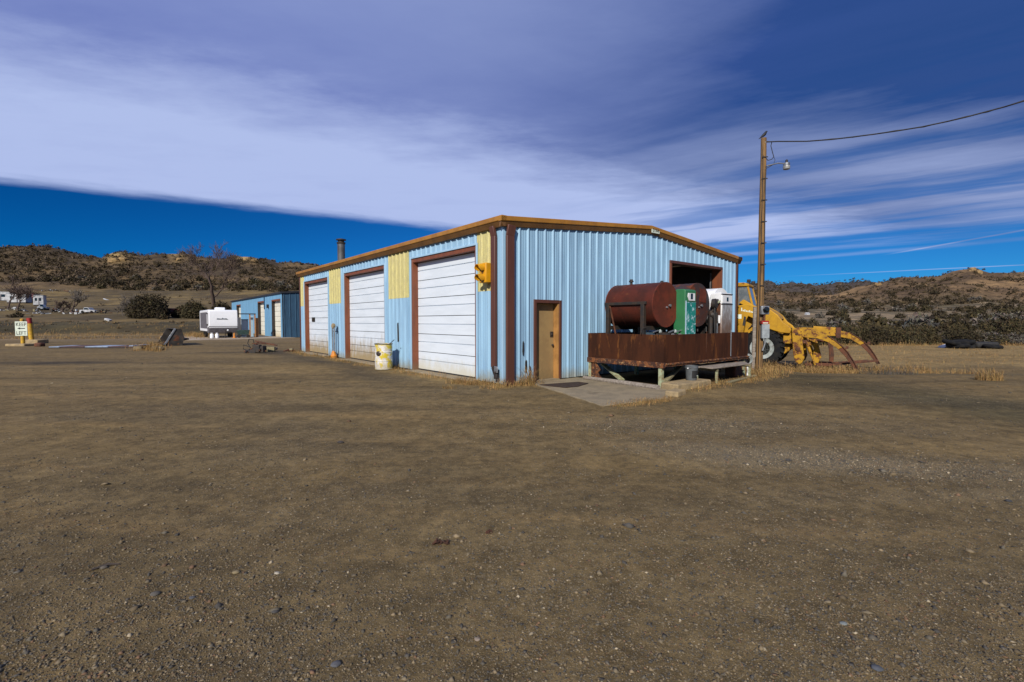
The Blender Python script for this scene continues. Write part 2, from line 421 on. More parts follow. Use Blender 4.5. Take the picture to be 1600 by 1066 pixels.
M_bark = pm('bare_bark', (.085, .058, .046), (.06, .04, .032), 6., .9)
M_twig = pm('bare_twigs', (.105, .070, .054), (.075, .052, .042), 3., .9)
M_twig2 = pm('grey_twigs', (.13, .11, .09), (.09, .075, .06), 3., .9)
M_jun = pm('juniper_green', (.038, .027, .009), (.024, .018, .007), 1.1, .9, attr=True, grain=0)
M_scrub = pm('scrub_olive', (.056, .042, .015), (.036, .029, .011), 1.2, .9, attr=True, grain=0)
M_shrubg = pm('grey_brush', (.10, .085, .065), (.07, .062, .05), 1.2, .9, attr=True, grain=0)
M_straw = pm('straw', (.30, .185, .066), (.21, .125, .042), 1.5, .9, attr=True, grain=0)
M_stone = pm('gravel_stone', (.8, .8, .8), (.65, .65, .65), 30., .85, attr=True, grain=.1)
M_rock = pm('sandstone', (.30, .20, .085), (.20, .13, .06), .35, .9, bump=.5)
M_redtruck = pm('faded_red_body', (.13, .022, .016), None, 2., .6)
M_white_far = pm('far_white', (.46, .47, .48), (.30, .30, .30), 1., .6)

def ground_mat(name, near):
    m = bpy.data.materials.new(name); m.use_nodes = True; t = m.node_tree; b = t.nodes['Principled BSDF']
    geo = t.nodes.new('ShaderNodeNewGeometry'); P = geo.outputs['Position']; x, y, z = sepv(t, P)
    a = t.nodes.new('ShaderNodeVertexColor'); a.layer_name = 'tone'; col = a.outputs[0]
    if near:
        big = noise(t, comb(t, x * .35, y * .9), .55, 6., .62)          # patches stretched the way vehicles run
        col = mixc(t, 1., col, mixc(t, big.step(.34, .66), (.85, .85, .86), (1.12, 1.12, 1.10)), 'MULTIPLY')
        trk = noise(t, comb(t, x * .12 + y * .02, y * 1.5 + x * .18), 1.3, 4., .5)
        col = mixc(t, trk.step(.52, .70) * .55, col, mixc(t, 1., col, (1.28, 1.20, 1.10), 'MULTIPLY'))
        med = noise(t, P, 2.6, 8., .72)
        col = mixc(t, 1., col, mixc(t, med.step(.3, .7), (.66, .66, .66), (1.30, 1.30, 1.28)), 'MULTIPLY')
        clod = noise(t, P, 9., 10., .78)
        col = mixc(t, 1., col, mixc(t, clod.step(.34, .66), (.72, .72, .72), (1.26, 1.25, 1.23)), 'MULTIPLY')
        # small stones pressed into the dirt: grit colours per cell
        for scl, lo, hi, k in ((16., .30, .62, .22), (34., .30, .62, .75), (85., .32, .7, .6)):
            v = t.nodes.new('ShaderNodeTexVoronoi'); v.inputs['Scale'].default_value = scl; t.links.new(P, v.inputs['Vector'])
            cr = t.nodes.new('ShaderNodeSeparateColor'); t.links.new(v.outputs['Color'], cr.inputs[0])
            sel = X(t, cr.outputs[0]).step(.58, .62) * X(t, v.outputs['Distance']).step(.30, .42, 1., 0.)
            patch = noise(t, P, .55, 3., .5).step(.40, .62)
            tone = X(t, cr.outputs[1])
            gc = mixc(t, tone, (.060, .052, .036), (.30, .235, .14))
            col = mixc(t, sel * k * (patch * .8 + .2), col, gc)
        fine = noise(t, P, 120., 3., .7)
        col = mixc(t, 1., col, mixc(t, fine.step(.25, .75), (.7, .7, .7), (1.3, 1.3, 1.3)), 'MULTIPLY')
        hgt = med * .5 + noise(t, P, 16., 8., .75) * .6
        bp = t.nodes.new('ShaderNodeBump'); bp.inputs['Strength'].default_value = .9; bp.inputs['Distance'].default_value = .035
        t.links.new(hgt.o, bp.inputs['Height']); t.links.new(bp.outputs[0], b.inputs['Normal'])
    else:
        n = noise(t, P, .09, 8., .68); n2 = noise(t, P, .9, 5., .7)
        col = mixc(t, 1., col, mixc(t, n.step(.36, .64), (.62, .62, .64), (1.28, 1.24, 1.14)), 'MULTIPLY')
        col = mixc(t, 1., col, mixc(t, n2.step(.3, .7), (.75, .75, .75), (1.25, 1.25, 1.25)), 'MULTIPLY')
    t.links.new(col, b.inputs['Base Color']); b.inputs['Roughness'].default_value = .95; b.inputs['Specular IOR Level'].default_value = .15
    return m

def gravel_band(x, y):
    wob = fbm(x * .8, y * 1.5, 141, 3) * .5
    g = np.exp(-(((x - 3.7) / 1.9) ** 2 + ((y - (5.75 - .30 * (x - 3.6)) + wob) / .46) ** 2))
    g = np.maximum(g, .6 * np.exp(-(((x - 2.9) / 2.6) ** 2 + ((y - 7.9 + .1 * x + wob) / .55) ** 2)))
    g = np.maximum(g, .45 * np.exp(-(((x - 4.4) / 1.6) ** 2 + ((y - 4.55 + wob) / .22) ** 2)))
    return np.clip(g, 0, 1)
# ------------------------------------------------------------------ ground and hills: one terrain, two sheets that share their seam
def build_terrain():
    ang = np.concatenate([np.linspace(-180, -62, 40)[:-1], np.linspace(-62, 62, 420), np.linspace(62, 180, 40)[1:]])
    rad = np.concatenate([np.geomspace(.4, 62, 170), np.geomspace(62, 6000, 150)[1:]])
    SPLIT = 169
    a = np.radians(ang)
    Xg = rad[:, None] * np.sin(a)[None]; Yg = rad[:, None] * np.cos(a)[None]
    Z = H(Xg, Yg)
    Yc = np.maximum(Yg, 1); u = np.clip(800 + 750 * Xg / Yc, -900, 2400)
    def c(*v): return np.array(v)[None, None, :]
    w = lambda q: np.clip(q, 0, 1)[..., None]
    dirt = c(.158, .109, .047)
    C = np.broadcast_to(dirt, Xg.shape + (3,)).copy()
    nz = fbm(Xg / 2.5, Yg / 2.5, 41, 4); nz2 = fbm(Xg / 16, Yg / 16, 45, 4)
    greyer = sst(.0, .22, fbm(Xg / 3.2 + 9, Yg / 1.6, 51, 4) + .22 * (1 - sst(2.2, 6.5, Yg)))
    C = C + (c(.142, .101, .047) - C) * w(greyer)
    # paler worn gravel in front of the fuel platform
    gx = gravel_band(Xg, Yg)
    C = C + (c(.19, .15, .09) - C) * w(gx * (.75 + nz * 1.6))
    # damp dark wheel track curving off to the right behind the pole
    tx = 8.15 + (16.5 - Yg) * .19
    tr = np.exp(-np.abs((Xg - tx + nz * .9) / (1.25 + .05 * (16.5 - Yg))) ** 2.6) * sst(4.5, 8.5, Yg) * (1 - sst(16.2, 18., Yg))
    C = C + (c(.082, .064, .030) - C) * w(tr * (.85 + nz * 1.2))
    tr2 = np.exp(-np.abs((Yg - 16.9 + .1 * (Xg - 10) + nz * .8) / .8) ** 2) * sst(8.5, 10, Xg) * (1 - sst(24, 34, Xg))
    C = C + (c(.10, .078, .038) - C) * w(tr2 * .6)
    # wheel ruts: packed, slightly paler or darker pairs of bands
    for (a0, b0, c0, tone) in ((3.9, -.08, .006, 1.28), (4.9, .06, .004, .74), (6.6, -.05, -.006, 1.30), (7.6, .05, -.004, .72), (9.6, -.10, .0, 1.28), (12.2, .04, .003, .74), (15.6, -.03, .0, 1.22), (19.4, .02, .0, .78)):
        for off in (0, 1.75):
            q_ = np.exp(-((Yg - (a0 + off + b0 * Xg + c0 * Xg ** 2) + nz * .35) / (.17 + .012 * np.maximum(Yg, 0))) ** 2) * np.clip(.62 + nz2 * 3, 0, 1)
            C = C * (1 + (tone - 1) * q_)[..., None]
    # oily, darker ground by the left wall and in spots; dark streak across the yard
    q = (Xg - CORNER.x) * DR.x + (Yg - CORNER.y) * DR.y; tt = (Xg - CORNER.x) * DL.x + (Yg - CORNER.y) * DL.y
    oil = np.exp(-((q + 1.3 + nz * 2) / .9) ** 2) * sst(1, 4, tt) * (1 - sst(19, 24, tt))
    C = C + (c(.055, .042, .026) - C) * w(oil * .7)
    streak = np.exp(-((Yg - 20.3 - .05 * Xg + nz * 1.6) / .6) ** 2) * sst(-30, -22, Xg) * (1 - sst(-7, -4, Xg))
    C = C + (c(.048, .038, .026) - C) * w(streak * .8 * (.75 + nz * 3))
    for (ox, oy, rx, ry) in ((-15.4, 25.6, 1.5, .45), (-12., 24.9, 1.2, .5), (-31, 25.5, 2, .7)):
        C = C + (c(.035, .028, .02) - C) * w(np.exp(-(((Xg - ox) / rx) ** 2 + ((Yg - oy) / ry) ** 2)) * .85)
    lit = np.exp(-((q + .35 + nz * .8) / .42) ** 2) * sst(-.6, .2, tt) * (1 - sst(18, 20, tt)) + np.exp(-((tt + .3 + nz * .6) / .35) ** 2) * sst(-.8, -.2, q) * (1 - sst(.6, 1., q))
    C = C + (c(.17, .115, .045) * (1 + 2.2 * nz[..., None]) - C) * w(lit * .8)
    # dry grass field on the right
    fld = sst(1230, 1330, u) * sst(18.5, 23, Yg + nz * 5) * (1 - sst(60, 80, Yg))
    C = C + (c(.27, .185, .075) - C) * w(fld * (.75 + nz * 1.2))
    # left: yard edge, scrubby bank, pasture, hillside
    L = 1 - sst(600, 1050, u); Rr = 1 - L
    road = L * np.exp(-((Yg - 44 + nz2 * 4) / 3.5) ** 2)
    C = C + (c(.20, .145, .085) - C) * w(road * .6)
    strip = L * np.exp(-((Yg - 55 + nz2 * 2) / 2.) ** 2)
    C = C + (c(.19, .135, .065) - C) * w(strip * .8)
    bank = L * sst(56, 59, Yg) * (1 - sst(74, 86, Yg))
    C = C + (c(.056, .046, .021) - C) * w(bank * (.95 + nz2))
    past = L * sst(78, 95, Yg) * (1 - sst(285, 340, Yg))
    pc = c(.092, .068, .032) + (c(.165, .118, .048) - c(.092, .068, .032)) * w(sst(-.05, .15, nz2) + sst(120, 190, Yg) * (1 - sst(200, 240, Yg)) * .4)
    C = C + (pc - C) * w(past)
    hl = L * sst(285, 335, Yg)
    hn = fbm(Xg / 30, Yg / 30, 61, 5)
    hc = c(.066, .048, .028) + (c(.125, .085, .042) - c(.066, .048, .028)) * w(sst(-.1, .18, hn))
    C = C + (hc - C) * w(hl)
    och = hl * sst(455, 500, Yg) * (1 - sst(525, 560, Yg)) * (np.exp(-((u - 188) / 14) ** 2) + np.exp(-((u - 388) / 14) ** 2) + .5 * np.exp(-((u - 280) / 12) ** 2))
    C = C + (c(.36, .25, .10) - C) * w(och)
    # right: valley floor and dry hills
    val = Rr * sst(60, 90, Yg)
    vc = c(.105, .085, .05) + (c(.24, .18, .11) - c(.105, .085, .05)) * w(sst(.0, .14, fbm(Xg / 40, Yg / 12, 71, 4)) + np.exp(-((Yg - 215) / 24) ** 2) * .8)
    C = C + (vc - C) * w(val)
    hr = Rr * sst(380, 470, Yg)
    hn2 = fbm(Xg / 45, Yg / 45, 81, 5)
    hc2 = c(.095, .063, .036) + (c(.225, .145, .072) - c(.095, .063, .036)) * w(sst(-.12, .16, hn2) * (.4 + .6 * sst(430, 560, Yg)))
    C = C + (hc2 - C) * w(hr)
    far = Rr * sst(900, 1200, Yg)
    C = C + (c(.075, .060, .050) - C) * w(far)
    nr, na = Xg.shape
    V = np.stack([Xg, Yg, Z], -1).reshape(-1, 3); C = np.clip(C, .01, 1).reshape(-1, 3)
    def quads(r0, r1):
        i = np.arange(r0, r1)[:, None]; j = np.arange(na - 1)[None]
        return np.stack([i * na + j, i * na + j + 1, (i + 1) * na + j + 1, (i + 1) * na + j], -1).reshape(-1, 4)[:, ::-1]
    for nm, r0, r1, near in (('ground', 0, SPLIT, True), ('hills', SPLIT, nr - 1, False)):
        q4 = quads(r0, r1); lo = r0 * na
        vv = V[lo:(r1 + 1) * na]; cc = C[lo:(r1 + 1) * na]
        if nm == 'ground':   # close the hub under the camera
            pass
        me = np_mesh(nm, vv, q4 - lo, ground_mat(nm + '_soil', near), cc, True)
        tag(link(nm, me), {'ground': 'bare brown gravel yard with wheel tracks', 'hills': 'dry brush-covered hills and pasture behind the yard'}[nm], None, None, 'structure')
build_terrain()

# ------------------------------------------------------------------ the steel workshop
W_, L_, EAVE, RIDGE = 12.33, 18.0, 4.16, 4.68
def gtop(s): return EAVE + (RIDGE - EAVE) * (1 - abs(s - W_ / 2) / (W_ / 2))
def ribbed(u0, u1, zb, zt, place, pitch=.305, phase=0., hgt=.040):
    """one folded sheet: trapezoid ribs with two small stiffeners between them; zt is a function of u"""
    pts = [(u0, 0.), (u1, 0.)]
    k0 = int(math.floor((u0 - phase) / pitch)) - 1
    for k in range(k0, k0 + int((u1 - u0) / pitch) + 4):
        c = phase + k * pitch
        for d, h in ((-.050, 0), (-.014, hgt), (.012, hgt), (.034, 0), (.095, 0), (.103, .006), (.117, .006), (.125, 0), (.18, 0), (.188, .006), (.202, .006), (.21, 0)):
            if u0 < c + d < u1: pts.append((c + d, h))
    pts.sort(); m = MB(); vs = []; fs = []
    for (u, h) in pts: vs += [place(u, h, zb), place(u, h, zt(u))]
    for i in range(len(pts) - 1): fs.append((2 * i, 2 * i + 2, 2 * i + 3, 2 * i + 1))
    return m.add(vs, fs)

def build_workshop():
    root = thing('steel_workshop', 'large light blue ribbed steel workshop with three white overhead doors and ochre roof trim', 'workshop', CORNER, TH)
    pg = lambda u, h, z: (u, -h, z)          # gable wall, facing the camera's right
    pl = lambda u, h, z: (-h, u, z)          # long wall, facing left
    DOORS = [(1.2, 5.02), (7.13, 11.3), (13.42, 17.2)]; DH = 3.68
    MAN = (1.05, 1.98, 2.19); BIG = (7.4, 11.06, 3.70)
    # inner shell (walls have thickness)
    inn = MB(); T0, T1 = .03, .19
    xs = [T0, MAN[0], MAN[1], BIG[0], BIG[1], W_ - T0]
    for a, b, z0 in ((xs[0], xs[1], 0), (xs[1], xs[2], MAN[2]), (xs[2], xs[3], 0), (xs[3], xs[4], BIG[2]), (xs[4], xs[5], 0)):
        n = 5
        for i in range(n):
            a1 = a + (b - a) * i / n; b1 = a + (b - a) * (i + 1) / n
            inn.box(a1, b1, T0, T1, z0, min(gtop(a1), gtop(b1)) - .02)
    ys = [T1]
    for a, b in DOORS: ys += [a, b]
    ys.append(L_ - T0)
    for i in range(len(ys) - 1):
        inn.box(T0, T1, ys[i], ys[i + 1], 0 if i % 2 == 0 else DH, EAVE - .02)
    inn.box(W_ - T1, W_ - T0, T1, L_ - T0, 0, EAVE - .02); inn.box(T1, W_ - T1, L_ - T1, L_ - T0, 0, EAVE - .02)
    inn.build('inner_wall', M_inner, root, smooth=0)
    fl = MB().box(T1, W_ - T1, T1, L_ - T1, -.05, .035); fl.build('floor_slab', M_concrete, root, smooth=0)
    # ribbed sheets of the gable wall, each sheet a part
    cuts = [.0]; 
    edges = [MAN[0], MAN[1], BIG[0], BIG[1]]
    brk = sorted(set([round(.9144 * k, 3) for k in range(0, 14) if .9144 * k < W_ - .05] + edges + [W_]))
    for a, b in zip(brk[:-1], brk[1:]):
        if b - a < .01: continue
        mid = (a + b) / 2; zb = .03
        if MAN[0] < mid < MAN[1]: zb = MAN[2]
        if BIG[0] < mid < BIG[1]: zb = BIG[2]
        ribbed(a, b, zb, lambda u: gtop(u), pg, phase=.20).build('wall_panel', M_wall, root, smooth=0)
    # long left wall
    def strip(a, b, zb, zt, mat, nm='wall_panel', off=0.):
        ribbed(a, b, zb, lambda u: zt, lambda u, h, z: (-h - off, u, z), phase=.06).build(nm, mat, root, smooth=0)
    YB = 2.46
    strip(0, .42, .03, EAVE, M_wall)
    strip(.42, 1.2, .03, YB, M_wall); strip(.42, 1.2, YB, EAVE, M_yel_panel, 'skylight_panel', .003)
    for (a, b), (ya, yb) in zip(((5.02, 7.13), (11.3, 13.42)), ((5.22, 6.78), (11.75, 13.2))):
        strip(a, ya, .03, EAVE, M_wall); strip(yb, b, .03, EAVE, M_wall)
        strip(ya, yb, .03, YB, M_wall); strip(ya, yb, YB, EAVE, M_yel_panel, 'skylight_panel', .003)
    strip(17.2, 17.98, .03, YB, M_wall); strip(17.2, 17.98, YB, EAVE, M_yel_panel, 'skylight_panel', .003)
    for a, b in DOORS: strip(a, b, DH + .06, EAVE, M_wall)
    # plain sheets out of sight
    MB().box(W_ - .028, W_, 0, L_, .03, EAVE).build('wall_panel', M_wall, root, smooth=0)
    bk = MB(); bk.prism([(.0, .03), (W_, .03), (W_, EAVE), (W_ / 2, RIDGE), (0, EAVE)], lambda a, b, o: (a, o, b), L_ - .025, L_); bk.build('wall_panel', M_wall, root, smooth=0)
    # overhead doors: jambs, header, hinged sections (each a sub-part)
    for di, (a, b) in enumerate(DOORS):
        fr = MB(); D = .23
        fr.box(-.012, D, b - .09, b - .0, .0, DH + .06); fr.box(-.012, D, a, a + .09, .0, DH + .06)
        fr.box(-.010, D, a + .09, b - .09, DH - .07, DH + .06)
        fr.build('door_jamb', M_jamb, root, .004)
        tr = MB()
        tr.box(-.045, -.013, a - .065, a + .004, .03, DH + .11); tr.box(-.045, -.013, b - .004, b + .065, .03, DH + .11)
        tr.box(-.043, -.014, a + .005, b - .005, DH + .055, DH + .11)
        tr.build('door_trim', M_wall_plain, root, .004)
        mt = M_white if di == 0 else M_white2
        dr = MB().box(D + .0, D + .02, a + .09, b - .09, .04, DH - .07).build('overhead_door', M_inner, root, smooth=0)
        zs = np.linspace(.05, DH - .08, 7)
        for z0, z1 in zip(zs[:-1], zs[1:]):
            m = MB(); h = z1 - z0; x = D - .05
            g = .55 * h; prof = [(0., z0 + .010), (0., z0 + g - .015), (.028, z0 + g - .008), (.028, z0 + g + .008), (0., z0 + g + .015), (0., z1 - .010), (.045, z1 - .010), (.045, z0 + .010)]
            m.prism(prof, lambda p, q, o: (x + p, o, q), a + .095, b - .095)
            m.build('door_panel', mt, dr, smooth=0)
        MB().box(D - .05, D - .005, a + .095, b - .095, .005, .052).build('bottom_seal', M_black, dr)
        MB().box(D - .085, D - .052, a + .14, a + .24, .16, .22).build('lift_handle', M_dark, dr, .004)
    # small window in the far door
    d3 = [o for o in root.children if o.name.startswith('overhead_door')][2]
    MB().box(.165, .182, 16.1, 16.62, 1.62, 1.86).build('pane', M_glassblk, d3, .004)
    # concrete sill along the doors
    for a, b in DOORS: MB().box(-.28, .2, a - .05, b + .05, -.1, .018).build('door_sill', M_concrete, root, .01)
    # roof and trim
    rf = MB(); oh = .10
    rf.prism([(-.06, EAVE + .02), (W_ / 2, RIDGE + .03), (W_ + .06, EAVE + .02), (W_ + .06, EAVE + .08), (W_ / 2, RIDGE + .09), (-.06, EAVE + .08)], lambda a, b, o: (a, o, b), -.05, L_ + .05)
    rf.build('roof', M_roof, root, smooth=0)
    prof = [(.02, -.03), (.06, -.02), (.165, .105), (.185, .11), (.185, .225), (.17, .235), (.02, .235)]
    prof = [(.02, .11), (.175, .105), (.185, .12), (.185, .225), (.17, .235), (.02, .235)]; low = [(.02, -.03), (.09, -.025), (.165, .103), (.02, .107)]
    e = MB(); e.prism(prof, lambda o, z, q: (-o, q, EAVE - .08 + z), -.135, L_ + .13); e.build('gutter', M_trim, root, .004, smooth=0)
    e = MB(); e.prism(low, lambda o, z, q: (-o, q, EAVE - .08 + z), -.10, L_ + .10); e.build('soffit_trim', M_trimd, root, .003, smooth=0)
    e = MB(); e.prism(prof, lambda o, z, q: (W_ + o, q, EAVE - .08 + z), -.135, L_ + .13); e.build('gutter', M_trim, root, .004, smooth=0)
    profr = [(.012, -.03), (.03, -.02), (.115, .105), (.135, .11), (.135, .225), (.12, .235), (.012, .235)]
    profr = [(.012, .11), (.125, .105), (.135, .12), (.135, .225), (.12, .235), (.012, .235)]; lowr = [(.012, -.03), (.06, -.025), (.115, .103), (.012, .107)]
    zz = lambda q: EAVE - .08 + (RIDGE - EAVE) * (1 - abs(q - W_ / 2) / (W_ / 2))
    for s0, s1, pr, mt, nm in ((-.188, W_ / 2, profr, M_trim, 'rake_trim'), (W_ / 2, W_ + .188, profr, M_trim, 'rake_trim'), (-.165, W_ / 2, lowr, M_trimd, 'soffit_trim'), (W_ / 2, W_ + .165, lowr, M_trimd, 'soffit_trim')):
        m = MB(); n = len(pr); vs = [(s0, -o, zz(s0) + z) for o, z in pr] + [(s1, -o, zz(s1) + z) for o, z in pr]
        m.add(vs, [tuple(range(n)), tuple(range(2 * n - 1, n - 1, -1))] + [(i, i + n, (i + 1) % n + n, (i + 1) % n) for i in range(n)])
        m.build(nm, mt, root, .003, smooth=0)
    # corner trims, downspouts with bent tops
    MB().box(W_ - .09, W_ + .03, -.052, -.0, .02, EAVE - .1).build('corner_trim', M_brown, root, .006)
    MB().box(-.05, -.0, L_ - .06, L_ + .05, .02, EAVE - .1).build('corner_trim', M_brown, root, .006)
    ct = MB(); ct.box(.02, .27, -.105, -.036, .0, EAVE - .32); ct.bar((.145, -.07, EAVE - .33), (.17, -.11, EAVE - .06), .25, .07, (0, 1, 0)); ct.build('downspout', M_brown, root, .012)
    ds = MB(); ds.box(-.12, -.036, .24, .42, .45, EAVE - .30); ds.bar((-.078, .33, EAVE - .31), (-.12, .36, EAVE - .06), .18, .085, (1, 0, 0))
    ds.build('downspout', M_brown, root, .012)
    el = MB(); el.bar((-.08, .33, .47), (-.10, .2, .28), .14, .10, (1, 0, 0)); el.bar((-.10, .2, .28), (-.12, .18, .16), .12, .09, (1, 0, 0)); el.build('spout_elbow', M_dark, root, .01)
    MB().cbox((-.13, .17, .40), (.03, .14, .17)).build('spout_plate', M_galv, root, .01)
    MB().box(-.045, .0, .0, .05, .02, EAVE - .1).build('corner_trim', M_wall_plain, root, .004)
    # walk-in door
    a, b, zt = MAN
    fr = MB(); fr.box(a - .05, a + .03, -.05, .20, .03, zt + .05); fr.box(a + .03, b - .03, -.048, .20, zt - .04, zt + .05)
    fr.build('door_frame', M_brown, root, .004)
    MB().box(b - .03, b + .05, -.048, .20, .03, zt + .048).build('door_frame', M_brown, root, .004)
    MB().box(b - .075, b - .031, -.03, .198, .035, zt - .042).build('door_jamb', M_tanl, root, .003)
    leaf = MB().box(a + .035, b - .08, .15, .195, .04, zt - .045).build('entry_door', M_tan, root, .003)
    MB().lathe([(0, .012), (.03, .012), (.035, .03), (.06, .032), (.075, .02)], (b - .15, .15, .98), (0, -1, 0), 14).build('door_knob', M_dark, leaf)
    MB().lathe([(0, .034), (.02, .034), (.03, .025)], (b - .15, .15, 1.28), (0, -1, 0), 14).build('deadbolt', M_dark, leaf)
    MB().box(b - .21, b - .09, .138, .15, 1.20, 1.36).build('lock_plate', M_dark, leaf, .003)
    MB().box(a + .03, b - .03, -.06, .2, -.02, .038).build('threshold', M_concrete, root, .004)
    # big open doorway: jambs and the raised door's track
    a, b, zt = BIG
    MB().box(b - .09, b + .0, -.05, .34, .03, zt).build('door_jamb', M_jamb, root, .004)
    MB().box(a, a + .09, -.05, .34, .03, zt).build('door_jamb', M_jamb, root, .004)
    MB().box(a, b, -.052, .30, zt + .001, zt + .10).build('door_header', M_brown, root, .004)
    MB().box(b - .17, b - .12, .36, .40, .05, zt - .1).build('door_track', M_galv, root)
    # house number on the ridge trim
    pl_ = MB().box(W_ / 2 - .02, W_ / 2 + .42, -.135, -.118, 4.60, 4.76).build('number_plate', M_signw, root, .003)
    txt('0144', .17, (W_ / 2 + .20, -.137, 4.625), (R(90), 0, 0), M_ink, pl_, 'lettering', 'CENTER')
    # stove pipe and a roof vent
    ch = MB().lathe([(0, .18), (1.45, .18)], (1.0, 14.46, 4.12), (0, 0, 1), 20).build('chimney_pipe', pm('stove_pipe_grey', (.10, .10, .10), (.07, .07, .07), 4., .55, .3), root)
    MB().lathe([(-.05, .26), (.02, .24), (.06, .17)], (1.0, 14.46, 4.28), (0, 0, 1), 20).build('flashing', M_dark, ch)
    MB().lathe([(0, .19), (.05, .21), (.09, .21), (.10, .15), (.19, .15), (.195, .24), (.24, .24), (.27, .12)], (1.0, 14.46, 5.50), (0, 0, 1), 20).build('chimney_cap', M_dark, ch)
    MB().lathe([(0, .12), (.25, .12), (.26, .17), (.31, .1)], (9.0, 1.2, 4.38), (0, 0, 1), 16).build('roof_vent', M_galv, root)
    for s_, z0, z1, w_ in ((.62, .75, 1.12, .030), (.72, .28, .62, .045), (.86, .10, .45, .02)):
        MB().prism([(s_ - w_ / 2, z0 + .1), (s_ + w_ * .1, z0), (s_ + w_ / 2, z0 + .16), (s_ + w_ * .3, z1), (s_ - w_ * .2, z1 - .05)], lambda a, b, o: (a, o, b), -.048, -.006).build('torn_seam', M_dark, root)
    MB().prism([(6.02, .95), (6.05, .92), (6.07, 1.55), (6.04, 1.6)], lambda a, b, o: (o, a, b), -.048, -.006).build('torn_seam', M_dark, root)
    return root

def txt(body, size, loc, rot, mat, parent, name='lettering', align='CENTER', ext=.002, sx=1.):
    cu = bpy.data.curves.new(name, 'FONT'); cu.body = body; cu.size = size; cu.align_x = align; cu.extrude = ext; cu.materials.append(mat)
    f = bpy.data.objects.new(name, cu); COL.objects.link(f); bpy.context.view_layer.update()
    me = bpy.data.meshes.new_from_object(f.evaluated_get(bpy.context.evaluated_depsgraph_get())); me.name = name
    if not me.materials: me.materials.append(mat)
    bpy.data.objects.remove(f); o = bpy.data.objects.new(name, me); COL.objects.link(o); o.parent = parent; o.location = loc; o.rotation_euler = rot; o.scale = (sx, 1, 1)
    return o
WORK = build_workshop()

def build_wall_fittings():
    # yellow traffic signal hung on the wall beside the corner
    t = thing('traffic_signal', 'yellow two-light traffic signal mounted on the yellow wall panel by the downspout', 'traffic light', B(0, 0), TH)
    MB().box(-.23, -.06, .47, .77, 2.66, 3.18).build('housing', M_sigyel, t, .02)
    MB().box(-.07, -.03, .58, .68, 2.7, 3.1).build('bracket', M_dark, t)
    for z in (2.79, 3.05):
        v = MB(); n = 14; r = .11
        ring0 = [(-.23, .62 + r * math.cos(q), z + r * math.sin(q)) for q in np.linspace(R(-35), R(215), n)]
        ring1 = [(-.42 + .08 * max(0, -math.sin(q)) * 2, .62 + r * math.cos(q), z + r * math.sin(q) - .02) for q in np.linspace(R(-35), R(215), n)]
        r2 = r - .012
        ring2 = [(-.23, .62 + r2 * math.cos(q), z + r2 * math.sin(q)) for q in np.linspace(R(-35), R(215), n)]
        ring3 = [(-.42 + .08 * max(0, -math.sin(q)) * 2, .62 + r2 * math.cos(q), z + r2 * math.sin(q) - .02) for q in np.linspace(R(-35), R(215), n)]
        v.add(ring0 + ring1 + ring2 + ring3, [(i, i + 1, n + i + 1, n + i) for i in range(n - 1)] + [(2 * n + i, 3 * n + i, 3 * n + i + 1, 2 * n + i + 1) for i in range(n - 1)] + [(n + i, n + i + 1, 3 * n + i + 1, 3 * n + i) for i in range(n - 1)])
        v.build('visor', M_sigyel, t)
        MB().lathe([(0, .10), (.02, .095), (.035, .05)], (-.23, .62, z), (-1, 0, 0), 18).build('lens', M_glassblk, t)
    # standpipe with round gauge and orange foot between the far doors
    t = thing('gas_standpipe', 'grey twin standpipe with round gauge on top and orange foot against the blue wall', 'standpipe', B(0, 12.15), TH)
    p = MB(); p.tube([(-.22, -.12, .3), (-.22, -.12, 1.35)], .035); p.tube([(-.22, .14, .3), (-.22, .14, 1.35)], .035); p.tube([(-.22, -.12, 1.35), (-.22, .14, 1.35)], .035); p.build('pipe', M_galv, t)
    MB().lathe([(0, .10), (.06, .12), (.10, .12), (.14, .06)], (-.16, .01, 1.44), (-1, 0, 0), 18).build('gauge', M_concrete_y, t)
    MB().lathe([(0, .13), (.1, .15), (.16, .11), (.26, .09), (.32, .05)], (-.22, .02, 0), (0, 0, 1), 16).build('valve_foot', M_orange, t)
    MB().tube([(-.03, .01, 1.2), (-.22, .01, 1.2)], .02).build('bracket', M_dark, t)
    # open steel drum
    t = thing('steel_drum', 'open yellow and white painted steel drum standing in front of the middle overhead door edge', 'drum', B(-.62, 5.95), TH)
    r = .292
    prof = [(0.0, r - .01), (.0, r), (.02, r + .008), (.03, r), (.29, r), (.30, r + .012), (.315, r + .012), (.325, r), (.58, r), (.59, r + .012), (.605, r + .012), (.615, r), (.86, r), (.868, r + .01), (.885, r + .01), (.886, r - .012), (.10, r - .014), (.09, .01)]
    MB().lathe(prof, (0, 0, 0), (0, 0, 1), 40).build('drum_shell', M_drum, t)
    MB().torus((0, 0, .875), (0, 0, 1), r + .004, .014, 40, 8).build('rim', M_black, t)
    dent = MB(); dent.lathe([(0, .10), (.03, .09), (.05, .04)], (-r * .78, -r * .52 + .02, .55), (-.8, -.55, 0), 12); dent.build('scorched_patch', M_dark, t)
    MB().tube([(.05, .0, .5), (.12, -.18, .86), (.2, -.42, 1.02)], .012, 6).build('stirring_rod', M_dark, t)
build_wall_fittings()

